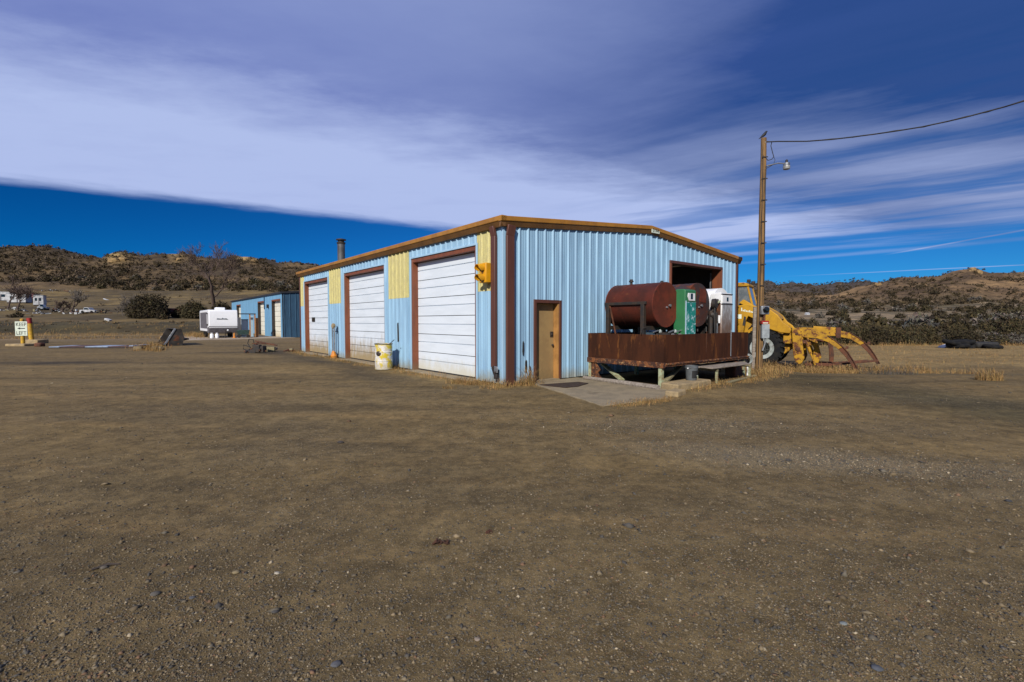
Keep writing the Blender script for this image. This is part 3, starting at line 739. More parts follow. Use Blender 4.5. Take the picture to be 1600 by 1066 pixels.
# ------------------------------------------------------------------ concrete pad, mat and things in front of the platform
def build_pad():
    m = MB(); poly = [(.72, -.01), (.74, -.42), (-.40, -3.62), (1.45, -3.85), (2.55, -3.12), (2.75, -.4), (2.7, -.01)]
    poly2 = []
    for i, (a, b) in enumerate(poly):
        c, d = poly[(i + 1) % len(poly)]; n = max(1, int(math.hypot(c - a, d - b) / .18))
        for k in range(n):
            q = k / n; j = .025 if 0 < k else 0
            poly2.append((a + (c - a) * q + random.uniform(-j, j), b + (d - b) * q + random.uniform(-j, j)))
    poly2 = [(x, min(y, -.008)) for x, y in poly2]
    m.prism(poly2, lambda a, b, o: tuple(B(a, b, o)), -.12, .012)
    o = m.build('concrete_pad', M_concrete, None, .008, smooth=0); tag(o, 'pale concrete pad in front of the walk-in door', None, None, 'structure')
    t = MB()
    pts = [(.66, -.62), (1.86, -.86), (1.86, -1.22), (1.2, -1.46), (.80, -1.42)]
    t.prism(pts, lambda a, b, o: tuple(B(a, b, o)), .014, .032)
    tag(t.build('door_mat', M_mat, None, .006, smooth=0), 'dark brown door mat lying on the concrete pad before the tan door', 'mat')
    p = MB(); p.tube([B(2.56, -.42, .05), B(2.46, -1.6, .055), B(2.34, -3.02, .05)], [.05, .065, .07], 10)
    tag(p.build('wood_pole', M_wood, None), 'long grey round pole lying on the pad along the rusty platform', 'pole')
    c = MB(); c.prism([(2.52, -3.42), (4.1, -3.40), (4.14, -2.86), (2.6, -2.9)], lambda a, b, o: tuple(B(a, b, o)), -.1, .155)
    tag(c.build('concrete_block', M_concrete_y, None, .03, smooth=0), 'yellowish weathered concrete block under the grey bucket', 'block')
    c = MB(); c.cbox(B(1.95, -3.72, .05), (.5, .3, .14), Matrix.Rotation(TH + .2, 3, 'Z').to_euler().to_quaternion())
    tag(c.build('broken_concrete', M_concrete_y, None, .03, smooth=0), 'small pale broken concrete lump at the pad corner beside the platform leg', 'rubble')
    # grey bucket
    t = thing('bucket', 'grey plastic pail with dark label standing on the concrete block', 'bucket', B(3.62, -3.12, .155), TH)
    MB().lathe([(0, .125), (.02, .13), (.30, .152), (.305, .165), (.335, .165), (.34, .158), (.37, .16), (.372, .148), (.03, .12), (.028, .01)], (0, 0, 0), (0, 0, 1), 28).build('pail', M_greyplas, t)
    lb = MB(); n = 9; vs = []
    for i in range(n):
        q = R(-90 - 55 + 110 * i / (n - 1))
        for z in (.06, .25): rr = .1315 + (z - .02) * .08 + .002; vs.append((rr * math.cos(q), rr * math.sin(q), z))
    lb.add(vs, [(2 * i, 2 * i + 2, 2 * i + 3, 2 * i + 1) for i in range(n - 1)]); lb.build('label', M_ink, t)
    MB().box(.0, .05, -.152, -.146, .11, .125).build('label_print', M_signw, t)
    MB().tube([(-.17, 0, .31), (-.15, -.1, .335), (0, -.185, .34), (.15, -.1, .335), (.17, 0, .31)], .005, 6).build('handle', M_galv, t)
    for s in (-1, 1): MB().lathe([(0, .018), (.02, .018)], (s * .16, 0, .31), (s, 0, 0), 10).build('handle_boss', M_tankw, t)
build_pad()

PS0, PS1, PT0, PT1 = 2.63, 7.05, -2.95, -.5
PZ0, PZ1 = .60, 1.32
def build_platform():
    t = thing('containment_platform', 'raised rusted steel spill tray on legs holding the fuel tanks', 'platform', CORNER, TH)
    w = .03
    MB().box(PS0, PS1, PT0, PT0 + w, PZ0, PZ1).build('side_wall', M_platform, t, .004)
    MB().box(PS0, PS0 + w, PT0 + w, PT1, PZ0, PZ1 - .002).build('side_wall', M_platform, t, .004)
    MB().box(PS1 - w, PS1, PT0 + w, PT1, PZ0, PZ1 - .002).build('side_wall', M_platform, t, .004)
    MB().box(PS0 + w, PS1 - w, PT1 - w, PT1, PZ0, PZ1 - .002).build('side_wall', M_platform, t, .004)
    MB().box(PS0 + w, PS1 - w, PT0 + w, PT1 - w, PZ0 + .02, PZ0 + .05).build('tray_floor', M_dark, t)
    lp = MB()
    lp.box(PS0 - .025, PS0 + .06, PT0 - .02, PT1 + .01, PZ0 - .10, PZ0 + .035); lp.build('bottom_rail', M_rustedge, t, .006)
    lp = MB(); lp.box(PS0 + .061, PS1 + .01, PT0 - .022, PT0 + .06, PZ0 - .075, PZ0 + .015); lp.box(PS0 + .061, PS1, PT0 - .05, PT0 - .023, PZ0 - .03, PZ0 + .01)
    lp.build('bottom_rail', M_rustedge, t, .006)
    lp = MB(); lp.box(PS0 + .5, PS1 - .05, PT1 - .12, PT1 - .02, PZ0 - .10, PZ0 - .001); lp.box(PS1 - .08, PS1, PT0 + .07, PT1 - .13, PZ0 - .10, PZ0 - .001)
    for k in range(1, 4): lp.box(PS0 + k * 1.1, PS0 + k * 1.1 + .08, PT0 + .07, PT1 - .13, PZ0 - .10, PZ0 + .018)
    lp.build('floor_beam', M_rusty, t)
    for (x, y) in ((PS0 + .05, PT0 + .06), (PS0 + .05, PT1 - .1), (PS1 - .1, PT0 + .06), (PS1 - .1, PT1 - .1), (4.8, PT1 - .1)):
        l = MB(); l.box(x - .05, x + .05, y - .012, y + .0, -.02, PZ0 - .076); l.box(x - .05, x - .036, y + .0, y + .08, -.02, PZ0 - .101); l.build('leg', M_leggrn, t, .003)
    g = MB(); g.prism([(-.55, .0), (-.55, .52), (-.75, .52), (-.95, .3), (-.85, .22), (-1.0, .05), (-.8, .0)], lambda a, b, o: (o, a, b), PS0 + .02, PS0 + .045); g.build('gusset', M_rustedge, t, label='jagged rusted gusset by the wall')
    MB().bar((PS0 + 2.0, PT0 + .012, PZ1 - .7), (PS0 + 2.0, PT0 - .012, PZ1 + .06), .012).build('vent_pipe', M_rusty, t)
    v = MB(); v.tube([(5.95, PT0 - .02, PZ0 + .05), (5.95, PT0 - .02, PZ1 + .08)], .014, 8); v.build('hose_hook', M_galv, t)
    # end post assembly at the right: weathered chain and fittings
    e = MB(); e.tube([(PS1 + .1, PT0 + .2, .0), (PS1 + .09, PT0 + .16, .9)], .045, 8); e.build('post', M_wood, t)
    # lumber and junk under and beside the tray
    b = MB(); b.bar(B(2.85, -1.55, .06), B(3.15, -.6, .42), .14, .05); tag(b.build('plank', M_leggrn, None, .004), 'pale green plank leaning under the left end of the rusty platform', 'plank')
    b = MB(); b.bar(B(3.0, -2.75, .12), B(4.1, -2.5, .42), .13, .06); tag(b.build('plank', M_woodold, None, .004), 'tan plank propped under the platform beside the grey bucket', 'plank')
    d = thing('step_deck', 'low weathered grey plank deck on short legs in front of the fuel tray', 'deck', B(4.25, -3.32, 0), TH)
    for k in range(4):
        m = MB(); q0 = -.02 + k * .185; m.box(.0 + .05 * (k % 2), 2.75 - .22 * (3 - k), q0, q0 + .165, .41 + .004 * (k % 2), .45 + .004 * (k % 2)); m.build('plank', M_wood, d, .006)
    for x in (.32, 2.2): MB().box(x, x + .07, .02, .66, .33, .409).build('joist', M_woodold, d)
    for x, y in ((.34, .03), (.34, .6), (2.22, .03), (2.22, .6)): MB().box(x + .005, x + .06, y, y + .055, -.02, .33).build('leg', M_leggrn, d)
    s = MB(); s.cbox(B(6.6, -2.75, .24), (.55, .30, .46), Matrix.Rotation(TH + .1, 3, 'Z').to_euler().to_quaternion()); tag(s.build('rusty_box', M_rusty, None, .02), 'rusty scrap box under the right end of the platform', 'scrap')
    h = thing('coiled_hose', 'pale coiled hose hanging at the right end of the rusty platform', 'hose', B(7.16, -2.86, .45), TH)
    m = MB()
    for k in range(3): m.torus((.03 * k - .03, -.03, .02 * k), (.5, 1, .1), .13 + .012 * k, .018, 22, 8)
    m.build('hose', M_rim, h)
    MB().tube([(0, -.02, -.1), (.03, -.06, -.3), (.0, -.05, -.46)], [.03, .045, .04], 8).build('nozzle', M_tankw, h)
    w2 = MB(); w2.bar(B(4.9, -3.42, .02), B(6.9, -3.25, .05), .1, .035); tag(w2.build('plank', M_woodold, None, .004), 'thin tan board lying in dry grass before the step deck', 'plank')
build_platform()

def tank(name, label, s, r, t0, t1, zc, mat, mend, legs=True):
    t = thing(name, label, 'tank', B(s, 0, 0), TH)
    L = t1 - t0
    MB().lathe([(0, r - .0), (L, r)], (0, t0, zc), (0, 1, 0), 48).build('tank_shell', mat, t, smooth=30)
    for q in (.34, .68): MB().lathe([(-.012, r - .004), (-.006, r + .005), (.006, r + .005), (.012, r - .004)], (0, t0 + L * q, zc), (0, 1, 0), 48).build('weld_seam', mat, t, smooth=30)
    e = MB().lathe([(-.015, r - .02), (-.018, r + .004), (.012, r + .004), (.02, r - .01)], (0, t0, zc), (0, 1, 0), 48).build('end_plate', mend, t, smooth=30)
    MB().lathe([(L - .012, r - .02), (L - .012, r + .004), (L + .015, r + .004), (L + .018, r - .02)], (0, t0, zc), (0, 1, 0), 48).build('end_plate', mend, t, smooth=30)
    MB().lathe([(0, .025), (.02, .025), (.022, .035), (.05, .035)], (.14, t0 - .015, zc - .02), (0, -1, 0), 14).build('plug', M_galv, t)
    MB().lathe([(0, .025), (.04, .02)], (.02, t0 - .015, zc - .07), (0, -1, 0), 12).build('plug', M_galv, t)
    MB().lathe([(0, .035), (.07, .035), (.075, .065), (.11, .065), (.115, .045), (.15, .045)], (0, t0 + L * .72, zc + r - .01), (0, 0, 1), 14).build('vent_cap', M_dark, t)
    if legs:
        fz = PZ0 + .05
        for yy in (t0 + .25, t1 - .12):
            for sx in (-1, 1):
                l = MB(); l.box(sx * (r + .02) - .055, sx * (r + .02) + .055, yy - .05, yy + .05, fz, zc + .0); l.build('leg', M_dark, t, .004)
            c = MB(); c.box(-r + .05, r - .05, yy - .035, yy + .035, zc - r - .08, zc - r + .03); c.build('saddle', M_dark, t)
        for sx in (-1, 1):
            m = MB(); m.box(sx * (r + .018) - .045, sx * (r + .018) + .045, t0 + .16, t1 - .02, zc + .0, zc + .075); m.build('side_rail', M_dark, t, .004)
            MB().bar((sx * (r + .03), t1 - .18, zc), (sx * (r + .03), t0 + .95, fz + .02), .03).build('brace', M_rusty, t)
    return t
TK1 = tank('fuel_tank', 'rust red horizontal fuel tank on a dark stand at the left end of the tray', 3.30, .58, -2.55, -1.05, 2.08, M_rusttank, M_rustend)
TK2 = tank('fuel_tank', 'dark grey rusting horizontal fuel tank behind the green fuel pump', 4.86, .60, -2.55, -.95, 2.11, M_tank2, M_tank2)
TK3 = tank('fuel_tank', 'smaller white horizontal fuel tank beside the white fuel pump', 6.22, .53, -2.5, -1.1, 2.10, M_tankw, M_tankw)
MB().lathe([(-.022, .40), (-.02, .40)], (4.86, 0, 0), (0, 1, 0), 8) if False else None
pt = MB(); pt.prism([(.06, 2.20), (.40, 2.16), (.42, 2.45), (.30, 2.56), (.08, 2.56)], lambda a, b, o: (a, o, b), -2.575, -2.569); pt.build('paint_patch', M_rustend, TK2)

def build_pumps():
    def body(t, w, d, h, side, front, nm='cabinet'):
        m = MB(); r = .09
        prof = [(-d / 2, 0), (d / 2, 0), (d / 2, h - r)] + [(d / 2 - r + r * math.cos(q), h - r + r * math.sin(q)) for q in np.linspace(0, math.pi / 2, 5)][1:] + [(-d / 2 + .05, h), (-d / 2, h - .03)]
        m.prism(prof, lambda a, b, o: (o, a, b), -w / 2, w / 2); c = m.build(nm, side, t, .012, smooth=50)
        f = MB().box(-w / 2 + .012, w / 2 - .012, -d / 2 - .012, -d / 2 - .001, .02, h - .34).build('front_panel', front, t, .006)
        return c, f
    t = thing('fuel_pump', 'old green fuel pump with peeling teal front panel on the rusty tray', 'fuel pump', B(4.035, -2.655, PZ0 + .05), TH)
    w, d, h = .52, .33, 1.84
    body(t, w, d, h, M_green, M_teal)
    MB().box(-w / 2 - .004, -w / 2 + .045, -d / 2 - .016, -d / 2 - .0125, .03, h - .30).build('peeled_strip', M_peelw, t)
    wn = MB(); wn.prism([(-.14, h - .10), (.19, h - .10), (.19, h - .30), (-.10, h - .30), (-.16, h - .2)], lambda a, b, o: (a, o, b), -d / 2 - .02, -d / 2 - .001); wn.build('dial_surround', M_tankw, t, .006)
    MB().box(-.03, .075, -d / 2 - .024, -d / 2 - .0205, h - .26, h - .11).build('dial_window', M_glassblk, t)
    MB().box(-w / 2, w / 2, -d / 2 - .008, -d / 2 + .02, h - .345, h - .33).build('trim_strip', M_galv, t)
    MB().box(-w / 2 - .02, w / 2 + .02, -d / 2 - .03, d / 2, -.02, .03).build('base', M_rusty, t)
    t = thing('fuel_pump', 'white enamel fuel pump with rust-streaked metal front at the right end of the tray', 'fuel pump', B(5.98, -2.64, PZ0 + .05), TH)
    w, d, h = .60, .36, 1.82
    body(t, w, d, h, M_whitep, M_polished)
    MB().box(-w / 2 - .012, -w / 2 - .001, -d / 2 + .03, d / 2 - .03, .04, h - .30).build('side_panel', M_rusty, t, .004)
    MB().box(-w / 2 + .02, w / 2 - .02, -d / 2 - .014, -d / 2 - .001, h - .30, h - .08).build('dial_surround', M_tankw, t, .006)
    MB().box(-.05, .05, -d / 2 - .018, -d / 2 - .0145, h - .25, h - .13).build('dial_window', M_glassblk, t)
    MB().box(-w / 2 - .003, w / 2 + .003, -d / 2 - .02, -d / 2 + .02, h - .345, h - .315).build('trim_strip', M_dark, t)
    tr = MB(); tr.box(-w / 2 - .004, w / 2 + .004, -d / 2 - .016, -d / 2 + .03, h - .055, h - .03); tr.build('trim_strip', M_dark, t)
    MB().box(-w / 2 - .02, w / 2 + .02, -d / 2 - .03, d / 2, -.02, .03).build('base', M_rusty, t)
    # hose reel and valves between the white tank and white pump
    t = thing('hose_reel', 'dark tangle of valves, hoses and a nozzle between the white tank and white pump', 'hose reel', B(5.40, -2.70, PZ0 + .05), TH)
    m = MB()
    m.tube([(-.10, 0, 0), (-.10, 0, 1.3)], .06, 10); m.tube([(.10, 0, 0), (.12, .02, 1.45)], .055, 10); m.tube([(.24, .04, 0), (.24, .04, 1.25)], .06, 10); m.tube([(-.05, 0, 1.2), (.12, .02, 1.45), (.28, .0, 1.62)], .035, 8)
    m.build('standpipe', M_dark, t)
    m = MB(); m.lathe([(-.08, .06), (-.05, .14), (.05, .14), (.08, .06)], (.02, -.04, 1.5), (.2, -1, .1), 16); m.lathe([(-.06, .05), (0, .10), (.06, .05)], (-.10, -.02, 1.18), (1, -.4, 0), 14); m.build('meter', M_dark, t)
    m = MB(); m.tube([(.0, -.06, 1.45), (-.12, -.12, 1.1), (-.10, -.14, .5), (-.02, -.12, .1), (.08, -.12, .45), (.05, -.12, 1.0)], .022, 8); m.build('hose', M_black, t)
    MB().tube([(.03, -.12, .05), (.0, -.14, .95)], .012, 8).build('dip_rod', M_galv, t)
    MB().lathe([(0, .035), (.22, .035)], (.18, -.1, .95), (0, 0, 1), 12).build('filter', M_tankw, t)
    MB().tube([(.05, -.07, 1.48), (.22, -.1, 1.58)], .022, 8).build('lever', M_leggrn, t)
    # transfer pumps, motors and pipes on the floor of the tray, just over its rim
    for k, (s, lab) in enumerate(((2.95, 'blue grey transfer pump at the left corner of the tray under the red tank'), (3.25, 'dark transfer pump with pipe cross at the foot of the red tank'), (3.58, 'oily black transfer pump beside the green fuel pump'))):
        t = thing('transfer_pump', lab, 'pump', B(s, -2.62 + .25 * (k == 0), PZ0 + .05), TH)
        MB().box(-.14, .14, -.12, .12, 0, .42).build('stand', M_dark, t)
        m = MB(); m.lathe([(-.19, .05), (-.18, .12), (.02, .12), (.03, .09), (.12, .08), (.17, .05)], (0, 0, .60), (1, 0, 0), 16); m.build('motor', [pm('motor_blue', (.04, .07, .09), None, 4., .6), M_dark, M_black][k], t)
        MB().lathe([(0, .07), (.05, .075), (.08, .04)], (.14, -.06, .62), (.4, -1, 0), 14).build('impeller_cover', M_galv if k else M_dark, t)
        MB().tube([(-.05, -.1, .72), (.15, -.1, .76), (.34, -.08, .75)], .02, 8).build('pipe', M_galv, t)
        MB().lathe([(-.03, .03), (0, .055), (.03, .03)], (.25, -.1, .74), (0, 1, 0), 12).build('valve', M_rim, t)
        if k == 0: MB().tube([(-.1, 0, .70), (-.25, -.02, .85), (-.38, 0, .82), (-.42, 0, .70)], .008, 6).build('hose', M_black, t)
build_pumps()

# ------------------------------------------------------------------ utility pole, yard light, wire, bird
def build_pole():
    base = B(9.41, -2.25); top = atY(1191, 216, base.y); hz = top.z
    t = thing('utility_pole', 'tall brown wooden utility pole with meter and conduit beside the loader', 'utility pole', (base.x, base.y, -.05))
    h = hz + .05; m = MB(); n = 16; pts = [(0.004 * math.sin(k * 1.3), .004 * math.cos(k), h * k / 12) for k in range(13)]
    m.tube(pts, [.118 - .030 * k / 12 for k in range(13)], n); m.build('pole_shaft', M_pole, t)
    c = MB(); c.tube([(.05, -.125, 2.9), (.035, -.10, h - 1.6), (.05, -.10, h - .95)], .016, 8); c.build('conduit', M_dark, t)
    c = MB(); c.tube([(-.09, -.13, .1), (-.055, -.10, h - .6)], .010, 6); c.build('ground_wire', M_dark, t)
    for k in range(7):
        z = 2.9 + k * .72; MB().box(-.085, .10, -.138 + .004 * k, -.110 + .004 * k, z, z + .03).build('strap', M_dark, t)
    mb = MB().box(-.09, .18, -.27, -.13, 1.93, 2.22).build('meter_box', M_galv, t, .015)
    MB().lathe([(0, .10), (.06, .10), (.09, .085), (.12, .05)], (.05, -.27, 2.09), (0, -1, 0), 20).build('meter_glass', M_glassblk, mb)
    c = MB(); c.tube([(.05, -.19, 1.70), (.05, -.19, 1.93)], .035, 10); c.build('conduit', M_rusty, t)
    MB().box(-.07, .18, -.26, -.14, 1.61, 1.72).build('warning_tag', M_redpaint, t, .006)
    MB().box(-.03, .14, -.264, -.261, 1.63, 1.66).build('tag_print', M_signw, t)
    sw = MB().box(-.05, .20, -.27, -.14, 1.12, 1.60).build('switch_box', pm('switch_grey', (.30, .33, .34), None, 4., .5), t, .015)
    MB().box(.20, .225, -.23, -.18, 1.3, 1.42).build('switch_lever', M_dark, sw)
    c = MB(); c.tube([(.09, -.2, 1.12), (.09, -.19, .95), (.02, -.17, .7)], .03, 8); c.build('conduit', M_galv, t)
    st = MB(); st.bar((-.22, -.02, .0), (-.19, -.02, 2.2), .10, .05); st.build('stub_post', M_wood, t)
    # yard light
    y = thing('yard_light', 'grey dusk-to-dawn lamp on a short arm near the top of the utility pole', 'lamp', (base.x, base.y, 0))
    def rel(px, py): p = atY(px, py, base.y - .05); return p - Vector((base.x, base.y, 0))
    a, b_, c_ = rel(1199, 259), rel(1216, 255), rel(1227, 256)
    MB().tube([rel(1194, 261), a, b_, c_], .022, 8).build('arm', M_galv, y)
    MB().tube([rel(1196, 264), rel(1207, 258)], .012, 6).build('arm_brace', M_dark, y)
    hd = rel(1229, 257)
    MB().lathe([(-.05, .04), (-.04, .10), (.04, .105), (.06, .06)], hd, (0, 0, 1), 18).build('lamp_housing', M_galv, y)
    MB().lathe([(0, .105), (-.03, .115), (-.11, .105), (-.12, .08)], (hd.x, hd.y, hd.z - .05), (0, 0, 1), 18).build('lamp_shade', M_lampgl, y)
    MB().lathe([(0, .04), (.08, .04), (.10, .02)], (hd.x, hd.y, hd.z + .06), (0, 0, 1), 12).build('photocell', M_dark, y)
    # service wire with drip loop
    pts = []
    for px, py in ((1198, 222), (1215, 221.2), (1260, 221), (1300, 218), (1330, 214.5), (1365, 210), (1400, 205), (1440, 198.5), (1480, 190), (1510, 183), (1540, 175), (1570, 167), (1600, 158)):
        q = (px - 1198) / 402; pts.append(atY(px, py, base.y - .05 - 2.9 * q))
    d = pts[-1] - pts[-2]; pts += [pts[-1] + d * 3 + Vector((0, 0, .05)), pts[-1] + d * 9 + Vector((0, 0, .5))]
    w = thing('service_wire', 'black overhead service cable running from the pole top to the right', 'cable', pts[0])
    rp = [p - pts[0] for p in pts]
    MB().tube(rp, .020, 6).build('cable', M_black, w)
    hp = [p + Vector((.06 * math.sin(i * 2.1), 0, .022 * math.cos(i * 2.1))) for i, p in enumerate(rp)]
    MB().tube(hp, .009, 5).build('messenger_wire', M_dark, w)
    lp = [atY(px, py, base.y - .06) - pts[0] for px, py in ((1206, 222), (1204.5, 228), (1207, 238), (1209, 245), (1206, 249), (1200, 251), (1196, 246))]
    MB().tube(lp, .012, 6).build('drip_loop', M_black, w)
    lp = [atY(px, py, base.y - .06) - pts[0] for px, py in ((1209, 245), (1211, 250), (1209, 256))]
    MB().tube(lp, .007, 6).build('lamp_lead', M_black, w)
    MB().lathe([(-.03, .02), (0, .045), (.03, .02)], (-.06, 0, -.02), (1, 0, 0), 10).build('insulator', M_rim, w)
    # perched bird: one body
    b = MB(); bx, by = base.x, base.y; zt = hz
    b.tube([(bx - .17, by + .02, zt - .03), (bx - .09, by + .01, zt + .03), (bx - .03, by, zt + .08), (bx + .03, by, zt + .13), (bx + .065, by, zt + .19), (bx + .08, by, zt + .215), (bx + .095, by, zt + .225), (bx + .13, by - .005, zt + .222)],
           [.008, .022, .048, .056, .036, .034, .022, .004], 12)
    for s in (-1, 1): b.tube([(bx - .0, by + .02 * s, zt + .06), (bx + .0, by + .022 * s, zt - .005)], .005, 5)
    o = b.build('bird', M_bird, None, smooth=60)
    md = o.modifiers.new('smooth', 'SUBSURF'); md.levels = 1; md.render_levels = 1
    tag(o, 'small black bird perched on top of the utility pole', 'bird')
build_pole()

# ------------------------------------------------------------------ log loader
def tyre_mesh(R0, Wd, hub):
    m = MB(); h = Wd / 2
    m.lathe([(-h * .8, hub), (-h, hub + .08), (-h, R0 * .80), (-h * .82, R0 * .93), (-h * .5, R0 * .955), (h * .5, R0 * .955), (h * .82, R0 * .93), (h, R0 * .80), (h, hub + .08), (h * .8, hub)], (0, 0, 0), (0, 1, 0), 48)
    nl = 22
    for i in range(nl):
        for s in (-1, 1):
            th = 2 * math.pi * (i + (.5 if s > 0 else 0)) / nl
            e = lambda q, r, y: Vector((r * math.cos(q), y, r * math.sin(q)))
            p = e(th, R0 * .965, s * .02); q = e(th + .12, R0 * .965, s * h * .98)
            m.bar(p, q, .075, .06, up=e(th, 1, 0)); m.bar(q, e(th + .13, R0 * .86, s * h * 1.005), .07, .05, up=(0, s, 0))
    return m
def build_loader():
    AN = R(-35); O_ = Vector((11.10, 20.96, -.27))
    t = thing('log_loader', 'yellow wheeled log loader with rusty curved grapple arms behind the utility pole', 'log loader', O_, AN)
    side = lambda a, b, o: (a, o, b)
    # rear half, swung at the hinge
    piv = Vector((-1.25, 0, 0)); q = Matrix.Rotation(R(-20), 4, 'Z'); tf = Matrix.Translation(piv) @ q @ Matrix.Translation(-piv)
    def rear(m): m.v = [tuple(tf @ Vector(p)) for p in m.v]; return m
    rear(MB().prism([(-3.9, .7), (-1.3, .6), (-1.3, 1.9), (-1.9, 2.0), (-3.7, 1.85), (-3.95, 1.6)], side, -.68, .68)).build('engine_hood', M_yellow, t, .04)
    rear(MB().box(-4.15, -3.92, -.8, .8, .6, 1.5)).build('counterweight', M_yellow_worn, t, .04)
    g = MB()
    for k in range(6): g.box(-3.4, -2.3, -.70, -.681, 1.0 + .11 * k, 1.06 + .11 * k)
    rear(g).build('grille', M_dark, t)
    wh = tyre_mesh(.81, .50, .44)
    tm = wh.mesh('tyre', M_tyre); rm = MB()
    rm.lathe([(-.20, .30), (-.23, .45), (-.17, .46), (-.14, .40), (-.04, .36), (-.06, .20), (-.14, .18), (-.16, .10), (-.17, .02)], (0, 0, 0), (0, 1, 0), 32)
    for k in range(10): rm.lathe([(0, .018), (.03, .018)], (.25 * math.cos(k * .628), -.055, .25 * math.sin(k * .628)), (0, -1, 0), 6)
    rmm = rm.mesh('rim', M_rim)
    for (x, y, s, rr) in ((0, -1.05, 1, 0), (0, 1.05, -1, 0), (-2.75, -1.05, 1, 1), (-2.75, 1.05, -1, 1)):
        p = Vector((x, y, .81))
        if rr: p = tf @ p
        w = link('wheel', tm, t); w.location = p; w.rotation_euler = (0, random.uniform(0, 6), (R(-20) if rr else 0) + (math.pi if s < 0 else 0))
        r_ = link('rim', rmm, w)
    # front half
    MB().prism([(-1.2, .65), (.75, .55), (1.05, .8), (1.0, 1.3), (.2, 1.5), (-1.2, 1.6)], side, -.55, .55).build('front_frame', M_yellow_worn, t, .03)
    MB().tube([(0, -.9, .81), (0, .9, .81)], .16, 14).build('axle', M_dark, t)
    up = [(-1.35, 2.35), (-.97, 2.60), (-.59, 2.66), (-.29, 2.56), (-.05, 2.58), (.27, 2.39), (.53, 2.18), (.72, 1.90), (.91, 1.75), (1.02, 1.60), (.98, 1.42), (.64, 1.45), (.4, 1.53), (.04, 1.66), (-.28, 1.98), (-.58, 2.14), (-.68, 1.95), (-.78, 1.30), (-1.1, 1.25), (-1.35, 1.5)]
    for y0, y1, s in ((-.98, -.72, -1), (.72, .98, 1)):
        MB().prism(up, side, y0, y1).build('lift_arm', M_yellow, t, .03)
    MB().prism([(-.30, 2.54), (-.05, 2.56), (.27, 2.37), (.53, 2.16), (.60, 2.0), (.2, 2.05), (-.3, 2.3)], side, -.71, .71).build('boom_hood', M_yellow, t, .03)
    # dark hydraulics seen through the arm's arch
    m = MB(); m.tube([(-.9, -.62, 1.3), (.5, -.62, 1.5)], .07, 10); m.tube([(-.5, -.64, 1.75), (.0, -.7, 1.72)], .04, 8); m.tube([(-.6, -.66, 1.6), (-.3, -.75, 1.9), (.1, -.68, 1.6)], .022, 8); m.build('hydraulic_line', M_dark, t)
    pl = MB(); pl.box(-1.12, -.84, -.987, -.981, 2.03, 2.22); pl.build('data_plate', M_signw, t)
    lt = MB()
    for k in range(9): lt.box(-.86 + k * .062, -.82 + k * .062, -.986, -.981, 2.36 - .012 * k, (2.50 if k == 0 else 2.42 + (.03 if k % 3 == 2 else 0)) - .012 * k)
    lt.build('lettering', M_signw, t)
    MB().prism([(-.80, 1.75), (-.74, 2.13), (-.66, 2.11), (-.70, 1.72)], side, -.989, -.983).build('step_slot', M_dark, t)
    # cab
    x0, x1, zb, zt = -1.75, -.42, 1.85, 3.52
    cab = MB().box(x0, x1 + .06, -.62, .62, 1.3, 2.35).build('cab', M_yellow, t, .04)
    pz = MB()
    for (xa, za, xb, zb_) in ((x1, 2.35, x1 - .26, 3.45), (x0 + .03, 2.35, x0 + .08, 3.45), (-1.08, 2.35, -1.1, 3.45)):
        for y in (-.6, .6): pz.bar((xa, y, za), (xb, y, zb_), .075, .075, (0, 1, 0))
    pz.build('post', M_yellow, cab)
    MB().prism([(x0, 3.43), (x1 - .2, 3.43), (x1 - .2, 3.53), (x1 - .4, 3.60), (x0 + .15, 3.60), (x0, 3.55)], side, -.68, .68).build('roof', M_yellow, cab, .03)
    def pane(a, b, c, d, nm='pane'):
        nrm = (Vector(b) - Vector(a)).cross(Vector(d) - Vector(a)).normalized() * .008
        vs = [Vector(p) + nrm * s for s in (-1, 1) for p in (a, b, c, d)]
        MB().add(vs, [(0, 1, 2, 3), (7, 6, 5, 4), (0, 4, 5, 1), (1, 5, 6, 2), (2, 6, 7, 3), (3, 7, 4, 0)]).build(nm, M_glass, cab, smooth=0)
    pane((x1 - .005, -.56, 2.37), (x1 - .005, .56, 2.37), (x1 - .255, .56, 3.43), (x1 - .255, -.56, 3.43))
    for y in (-.6, .6):
        pane((-1.03, y, 2.37), (x1 - .05, y, 2.37), (x1 - .29, y, 3.43), (-1.06, y, 3.43)); pane((x0 + .07, y, 2.37), (-1.13, y, 2.37), (-1.14, y, 3.43), (x0 + .12, y, 3.43))
    pane((x0 + .03, -.56, 2.37), (x0 + .03, .56, 2.37), (x0 + .08, .56, 3.43), (x0 + .08, -.56, 3.43))
    for y in (-.62, .52):
        MB().cbox((x1 - .22, y, 3.66), (.14, .16, .13)).build('work_light', M_dark, cab, .02); 
    MB().cbox((x0 + .5, -.62, 3.66), (.14, .16, .13)).build('work_light', M_dark, cab, .02)
    fl = MB(); fl.prism([(-.98, 2.72), (-.80, 2.86), (-.42, 2.62), (-.30, 2.46), (-.5, 2.5), (-.8, 2.62)], side, -.86, -.66); fl.build('fender_step', M_yellow, t, .02)
    # carriage and grapple
    plate = [(1.03, 1.60), (1.10, .62), (1.17, .30), (1.30, .17), (1.42, .22), (1.50, .45), (1.44, .9), (1.36, 1.45), (1.3, 1.62)]
    for y0, y1 in ((-.92, -.78), (.78, .92)):
        p_ = MB().prism(plate, side, y0, y1).build('carriage_plate', M_yellow_worn, t, .02)
        s = -1 if y0 < 0 else 1; yo = y0 if s < 0 else y1
        MB().lathe([(0, .09), (.03, .09), (.04, .05)], (1.27, yo, .80), (0, s, 0), 14).build('pin', M_rusty, p_)
        MB().lathe([(0, .06), (.03, .06)], (1.22, yo, 1.42), (0, s, 0), 12).build('pin', M_rusty, p_)
